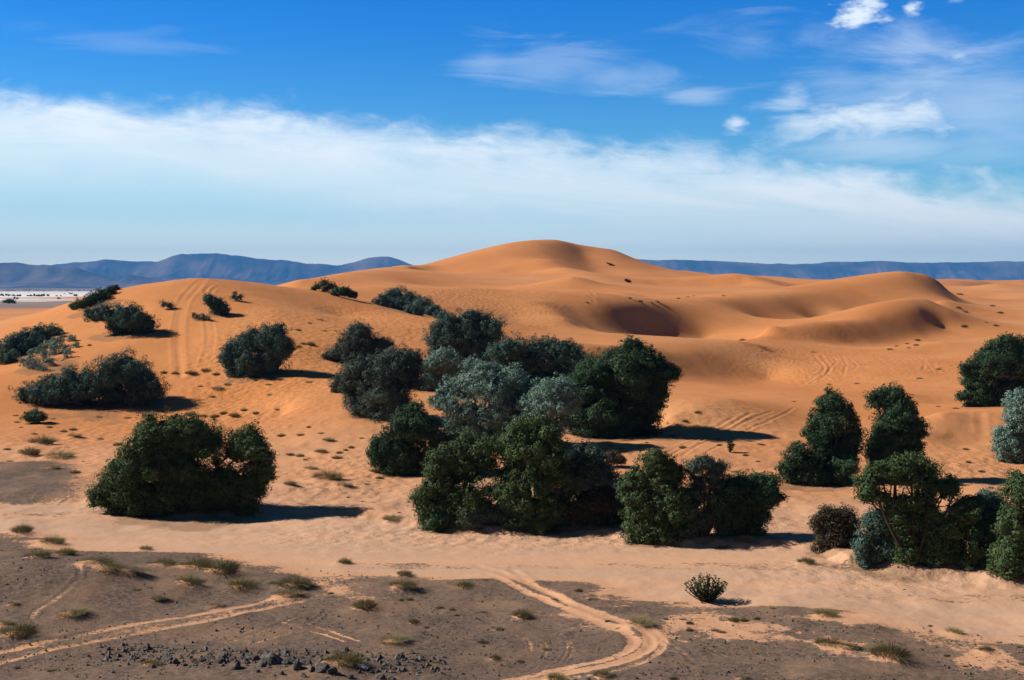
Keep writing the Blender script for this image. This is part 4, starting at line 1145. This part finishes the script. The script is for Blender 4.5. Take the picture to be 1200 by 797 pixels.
SMALL = {
 (GG, 'small dry grass tuft scattered on the stony gravel of the foreground'): [
   (800,725,8),(808,730,10),(860,728,14),(872,727,12),(887,725,9),(820,718,5),(838,738,9),(845,740,10),(780,725,6),(808,738,9),(480,702,10),(515,712,12),(530,714,9),(485,730,14),(500,735,8),(508,775,9),(582,737,14),(566,752,12),(580,772,14),(567,717,7),(470,703,8),(535,720,7),(272,762,9),(650,702,9),(678,692,10),(712,728,7),(725,736,8),(905,712,7),(945,738,5),(1110,768,9),(1130,780,9),(1080,760,5),(1170,752,7),(1195,758,7),(1198,778,10),(1090,733,6),(640,760,10),(610,775,9),(790,795,12),(870,795,16),(1010,735,6),(1140,800,14),(60,785,10),(20,782,8),(228,775,8),(16,708,14),(160,690,8),(175,688,7),(320,683,9),(388,695,8),(1060,690,4)],
 (GS, 'small tuft dotted over the pale sandy flat left of the thicket'): [
   (62,490,6),(20,494,7),(18,486,6),(45,486,7),(58,500,8),(8,526,9),(25,500,5),(116,488,7),(150,489,8),(86,503,10),(75,505,9),(98,540,5),(88,553,12),(12,540,8),(24,527,6),(118,514,7),(138,521,12),(165,500,8),(40,508,7),(176,486,8),(208,487,10),(222,485,12),(236,488,14),(252,488,12),(262,484,10),(275,488,14),(330,510,10),(352,509,12),(376,507,8),(385,516,14),(376,530,16),(362,536,5),(340,532,10),(352,534,10),(398,530,9),(412,524,8),(405,527,6),(395,536,12),(364,550,16),(358,538,6),(440,553,14),(445,560,10),(430,567,7),(362,500,6),(325,558,6),(340,568,16),(310,520,10),(303,526,7),(480,513,6),(424,513,7),(408,582,5),(425,587,5),(438,588,4),(478,592,4),(468,600,5)],
 (GD, 'tiny dry tuft dotted on the orange dune slopes'): [
   (192,436,9),(205,437,9),(224,438,14),(242,434,12),(253,438,10),(267,450,9),(255,456,14),(248,464,10),(235,452,6),(300,445,6),(315,450,7),(328,444,8),(362,447,9),(316,462,8),(350,406,8),(364,403,11),(375,374,8),(363,378,6),(349,386,7),(380,387,6),(355,402,6),(393,387,5),(105,404,6),(128,478,8),(104,477,6),(286,480,10),(300,484,9),(325,479,7),(226,366,4),
   (818,483,9),(803,493,8),(767,507,7),(789,510,8),(800,524,9),(760,520,6),(728,525,8),(712,527,10),(758,518,5),(841,514,7),(843,521,7),(874,533,8),(891,520,8),(888,540,6),(836,546,8),(860,552,9),(715,522,6),(680,525,7),(940,560,6),(930,470,5),
   (953,412,6),(972,450,7),(1004,449,7),(1078,443,8),(1100,432,6),(1043,409,7),(1051,405,5),(1063,402,5),(1075,398,7),(1074,404,7),(1065,407,5),(1130,382,9),(1123,360,7),(1131,365,7),(1124,344,8),(1163,358,7),(1172,366,8),(1167,381,7),(1155,377,5),(870,398,7),(735,392,6),(741,393,4),(643,390,4),
   (770,353,7),(750,353,7),(763,354,6),(776,356,6),(738,349,6),(743,351,5),(688,354,5),(806,347,5),(813,346,5),(848,346,5),(795,349,5),(1120,478,7),(1100,476,6),(1135,541,7),(1150,552,8),(1132,526,8)],
}
for (grp, lab), lst in SMALL.items():
    for px, py, w in lst:
        tuft(px, py + 1, w, lab, grp, .8 if w < 6 else 1.1)
# dark scrub on the great dune and beyond
for base, lob, lab in (((735,331),[(733,328,1.6),(736,329.5,2.0),(738,330.5,1.4)],'dark scrub at the foot of the great dune, right side'),
                       ((715,311),[(712,308.5,1),(716,310,1.2),(719,311,1)],'small dark scrub high on the right flank of the great dune'),
                       ((10,356),[(6,353.5,3),(11,353,3.5),(16,354,3)],'dark scrub patch alone on the plain at the far left edge')):
    shrub('desert_scrub', 'shrub', lab, base, lob, 'dark', .3, .8, 0, 'far dark scrub')

# ---- dark rocks along the bottom left
def rock_mat(name, c1, c2):
    m, t, b, out = new_mat(name)
    pos = t.node('ShaderNodeTexCoord').outputs['Object']
    n = t.noise(pos, 3.5, 6, .65)
    t.l.new(t.mix(t.ss(n, .35, .68), RGB(*c1), RGB(*c2)), b.inputs['Base Color'])
    b.inputs['Roughness'].default_value = .75; b.inputs['Specular IOR Level'].default_value = .35
    t.l.new(t.bump(t.noise(pos, 9, 6, .7), .7, .05), b.inputs['Normal'])
    return m
ROCK = rock_mat('dark_rock', (.034, .031, .030), (.17, .145, .125)); PALE = rock_mat('pale_rock', (.42, .40, .38), (.65, .62, .60))
import bmesh
def rock_mesh(seed, mat):
    r = np.random.default_rng(seed)
    bm = bmesh.new(); bmesh.ops.create_icosphere(bm, subdivisions=3, radius=1)
    pl = [(unit(r.normal(size=3)), .5 + .35 * r.random()) for _ in range(11)]
    for v in bm.verts:
        p = np.array(v.co)
        for n_, d_ in pl:
            k = p @ n_
            if k > d_: p = p - n_ * (k - d_)
        p = p * (1 + .07 * math.sin(5 * p[0] + seed) * math.cos(7 * p[1]))
        v.co = p * np.array([1, .8, .68])
    me = bpy.data.meshes.new('rock'); bm.to_mesh(me); bm.free(); me.materials.append(mat)
    return me
RK = [rock_mesh(300 + k, ROCK) for k in range(7)]
ROCKS = [(196,774,16,'blocky grey rock at the left end of the bottom rock row'),(206,777,12,''),(216,780,8,''),(238,775,9,''),(248,772,10,''),(262,771,12,''),(272,774,10,''),
 (258,776,13,''),(285,771,10,''),(293,772,14,''),(276,783,15,'jagged dark rock with a lit face in the middle of the row'),(288,777,11,''),(300,774,12,''),
 (320,776,26,'largest pale grey ledge rock in the bottom rock row'),(308,780,14,''),(335,778,12,''),(348,783,17,'dark rock with a split face right of the ledge rock'),(358,779,16,''),(366,786,14,''),
 (376,786,22,'black shadowed block at the right end of the rock row'),(388,790,16,''),(396,784,9,''),(330,790,9,''),(340,774,10,''),(410,795,10,''),(446,795,14,''),(460,797,12,''),(230,780,6,''),(180,783,7,''),(302,788,8,''),(420,789,7,''),(436,788,7,''),(356,793,9,''),(314,770,9,''),
 (690,797,8,''),(674,799,9,''),(754,791,7,''),(745,795,6,''),(853,788,5,''),(872,786,4,''),(244,783,5,''),(150,779,5,''),(166,780,6,''),(140,781,5,'')]
for i, (px, py, w, lab) in enumerate(ROCKS):
    g = ground(px, py); r = np.random.default_rng(900 + i)
    o = link('rock', RK[i % 7]); sc = w * g.y / F / 1.75
    o.location = (g.x, g.y, g.z + .15 * sc); o.rotation_euler = (r.normal() * .3, r.normal() * .3, r.random() * 6.28); o.scale = (sc, sc, sc * (.85 + .5 * r.random()))
    tag(o, lab or 'small dark angular rock among the rubble along the bottom edge', 'rock', 'dark rocks along the bottom')
g = ground(425, 785); o = link('rock', rock_mesh(777, PALE)); o.location = (g.x, g.y, g.z + .06); o.scale = (.17, .14, .17); tag(o, 'single white stone beside the bushy tussock at the bottom', 'rock')
for i, (px, py, w, lab) in enumerate([(1086,659,14,'pale boulder under the open crowned tree on the right bank'),(1135,667,10,'small pale stone on the bank below the second tree from the right'),(1095,664,7,'small chalky stone right of the pale boulder on the bank')]):
    g = ground(px, py); o = link('rock', rock_mesh(810 + i, PALE)); sc = w * g.y / F / 1.8; o.location = (g.x, g.y, g.z + .1 * sc); o.scale = (sc, sc, sc * .7); tag(o, lab, 'rock')

# ---- loose stones over the gravel (uncountable)
def on_track(x, y):
    m = np.zeros(len(x), bool)
    for line, w, stg, kind in TRACKS[:3]:
        g = np.array([ground(a, b)[:2] for a, b in line])
        for a, b in zip(g[:-1], g[1:]):
            ab = b - a; t = np.clip(((x - a[0]) * ab[0] + (y - a[1]) * ab[1]) / (ab @ ab + 1e-9), 0, 1)
            m |= np.hypot(x - a[0] - t * ab[0], y - a[1] - t * ab[1]) < w * 1.3
    return m

def pebbles():
    r = np.random.default_rng(4)
    N0 = 26000
    px = r.random(N0) * 1300 - 50; py = 640 + 175 * r.random(N0) ** .8
    lower = np.interp(px, [-100,200,300,500,600,700,830,1000,1200,1400],[622,648,662,674,680,692,710,728,748,770])
    Yp = F * HC / (py - 336); X = (px - 600) / F * Yp
    cl = fbm(X * .35, Yp * .35, 91, 3)
    rubble = ((px > 110) & (px < 520) & (np.abs(py - (776 + (px - 300) * .03)) < 9 + 5 * r.random(N0)))
    keep = (py > lower + 4) & ((cl > .47) & (r.random(N0) < .40) | rubble)
    keep &= ~on_track(X, Yp)
    X, Yp, rubble = X[keep], Yp[keep], rubble[keep]
    n = len(X); Z = height(X, Yp)
    sz = (.012 + .045 * r.random(n) ** 4) * np.where(rubble, 1.8, 1.0)
    oc = np.array([(1,0,0),(0,1,0),(-1,0,0),(0,-1,0),(0,0,.8),(0,0,-.6)], float)
    rot = r.random(n) * 6.28
    V = oc[None] * sz[:, None, None] * (1 + .35 * r.normal(size=(n, 6, 1)))
    c, s = np.cos(rot)[:, None], np.sin(rot)[:, None]
    V = np.stack([V[..., 0] * c - V[..., 1] * s, V[..., 0] * s + V[..., 1] * c, V[..., 2]], -1) + np.stack([X, Yp, Z + sz * .25], -1)[:, None]
    tri = np.array([(0,1,4),(1,2,4),(2,3,4),(3,0,4),(1,0,5),(2,1,5),(3,2,5),(0,3,5)])
    f = (np.arange(n)[:, None, None] * 6 + tri[None]).ravel()
    me = mesh_from('loose_stones', V.reshape(-1, 3), f, 3, ROCK)
    tag(link('loose_stones', me), kind='stuff')
pebbles()

# ---- far scrub dotted over the salt plain (uncountable)
def far_scrub():
    r = np.random.default_rng(9)
    V = []; n = 0
    for Yc, sp, k in ((1450, 40, 110), (1900, 60, 50), (3600, 300, 160), (1050, 60, 12)):
        for _ in range(k):
            y = Yc + r.normal() * sp; px = r.random() * 700 - 330
            x = (px - 600) / F * y; z = float(height(np.array([x]), np.array([y]))[0])
            R = .9 + 1.6 * r.random()
            for j in range(7):
                c = np.array([x, y, z + R * .4]) + r.normal(size=3) * np.array([R * .8, R * .8, R * .25])
                a = unit(r.normal(size=3)) * R * .8; b = unit(np.cross(a, r.normal(size=3))) * R * .6
                V += [c - a, c + b, c + a, c - b]; n += 1
    me = mesh_from('far_scrub', V, np.arange(4 * n), 4, LEAF['dark'], {'tone': np.repeat(r.random(n), 4)})
    tag(link('far_scrub', me), kind='stuff')
far_scrub()
build_terrain()
build_hills()
if USE_HAZE: build_haze()
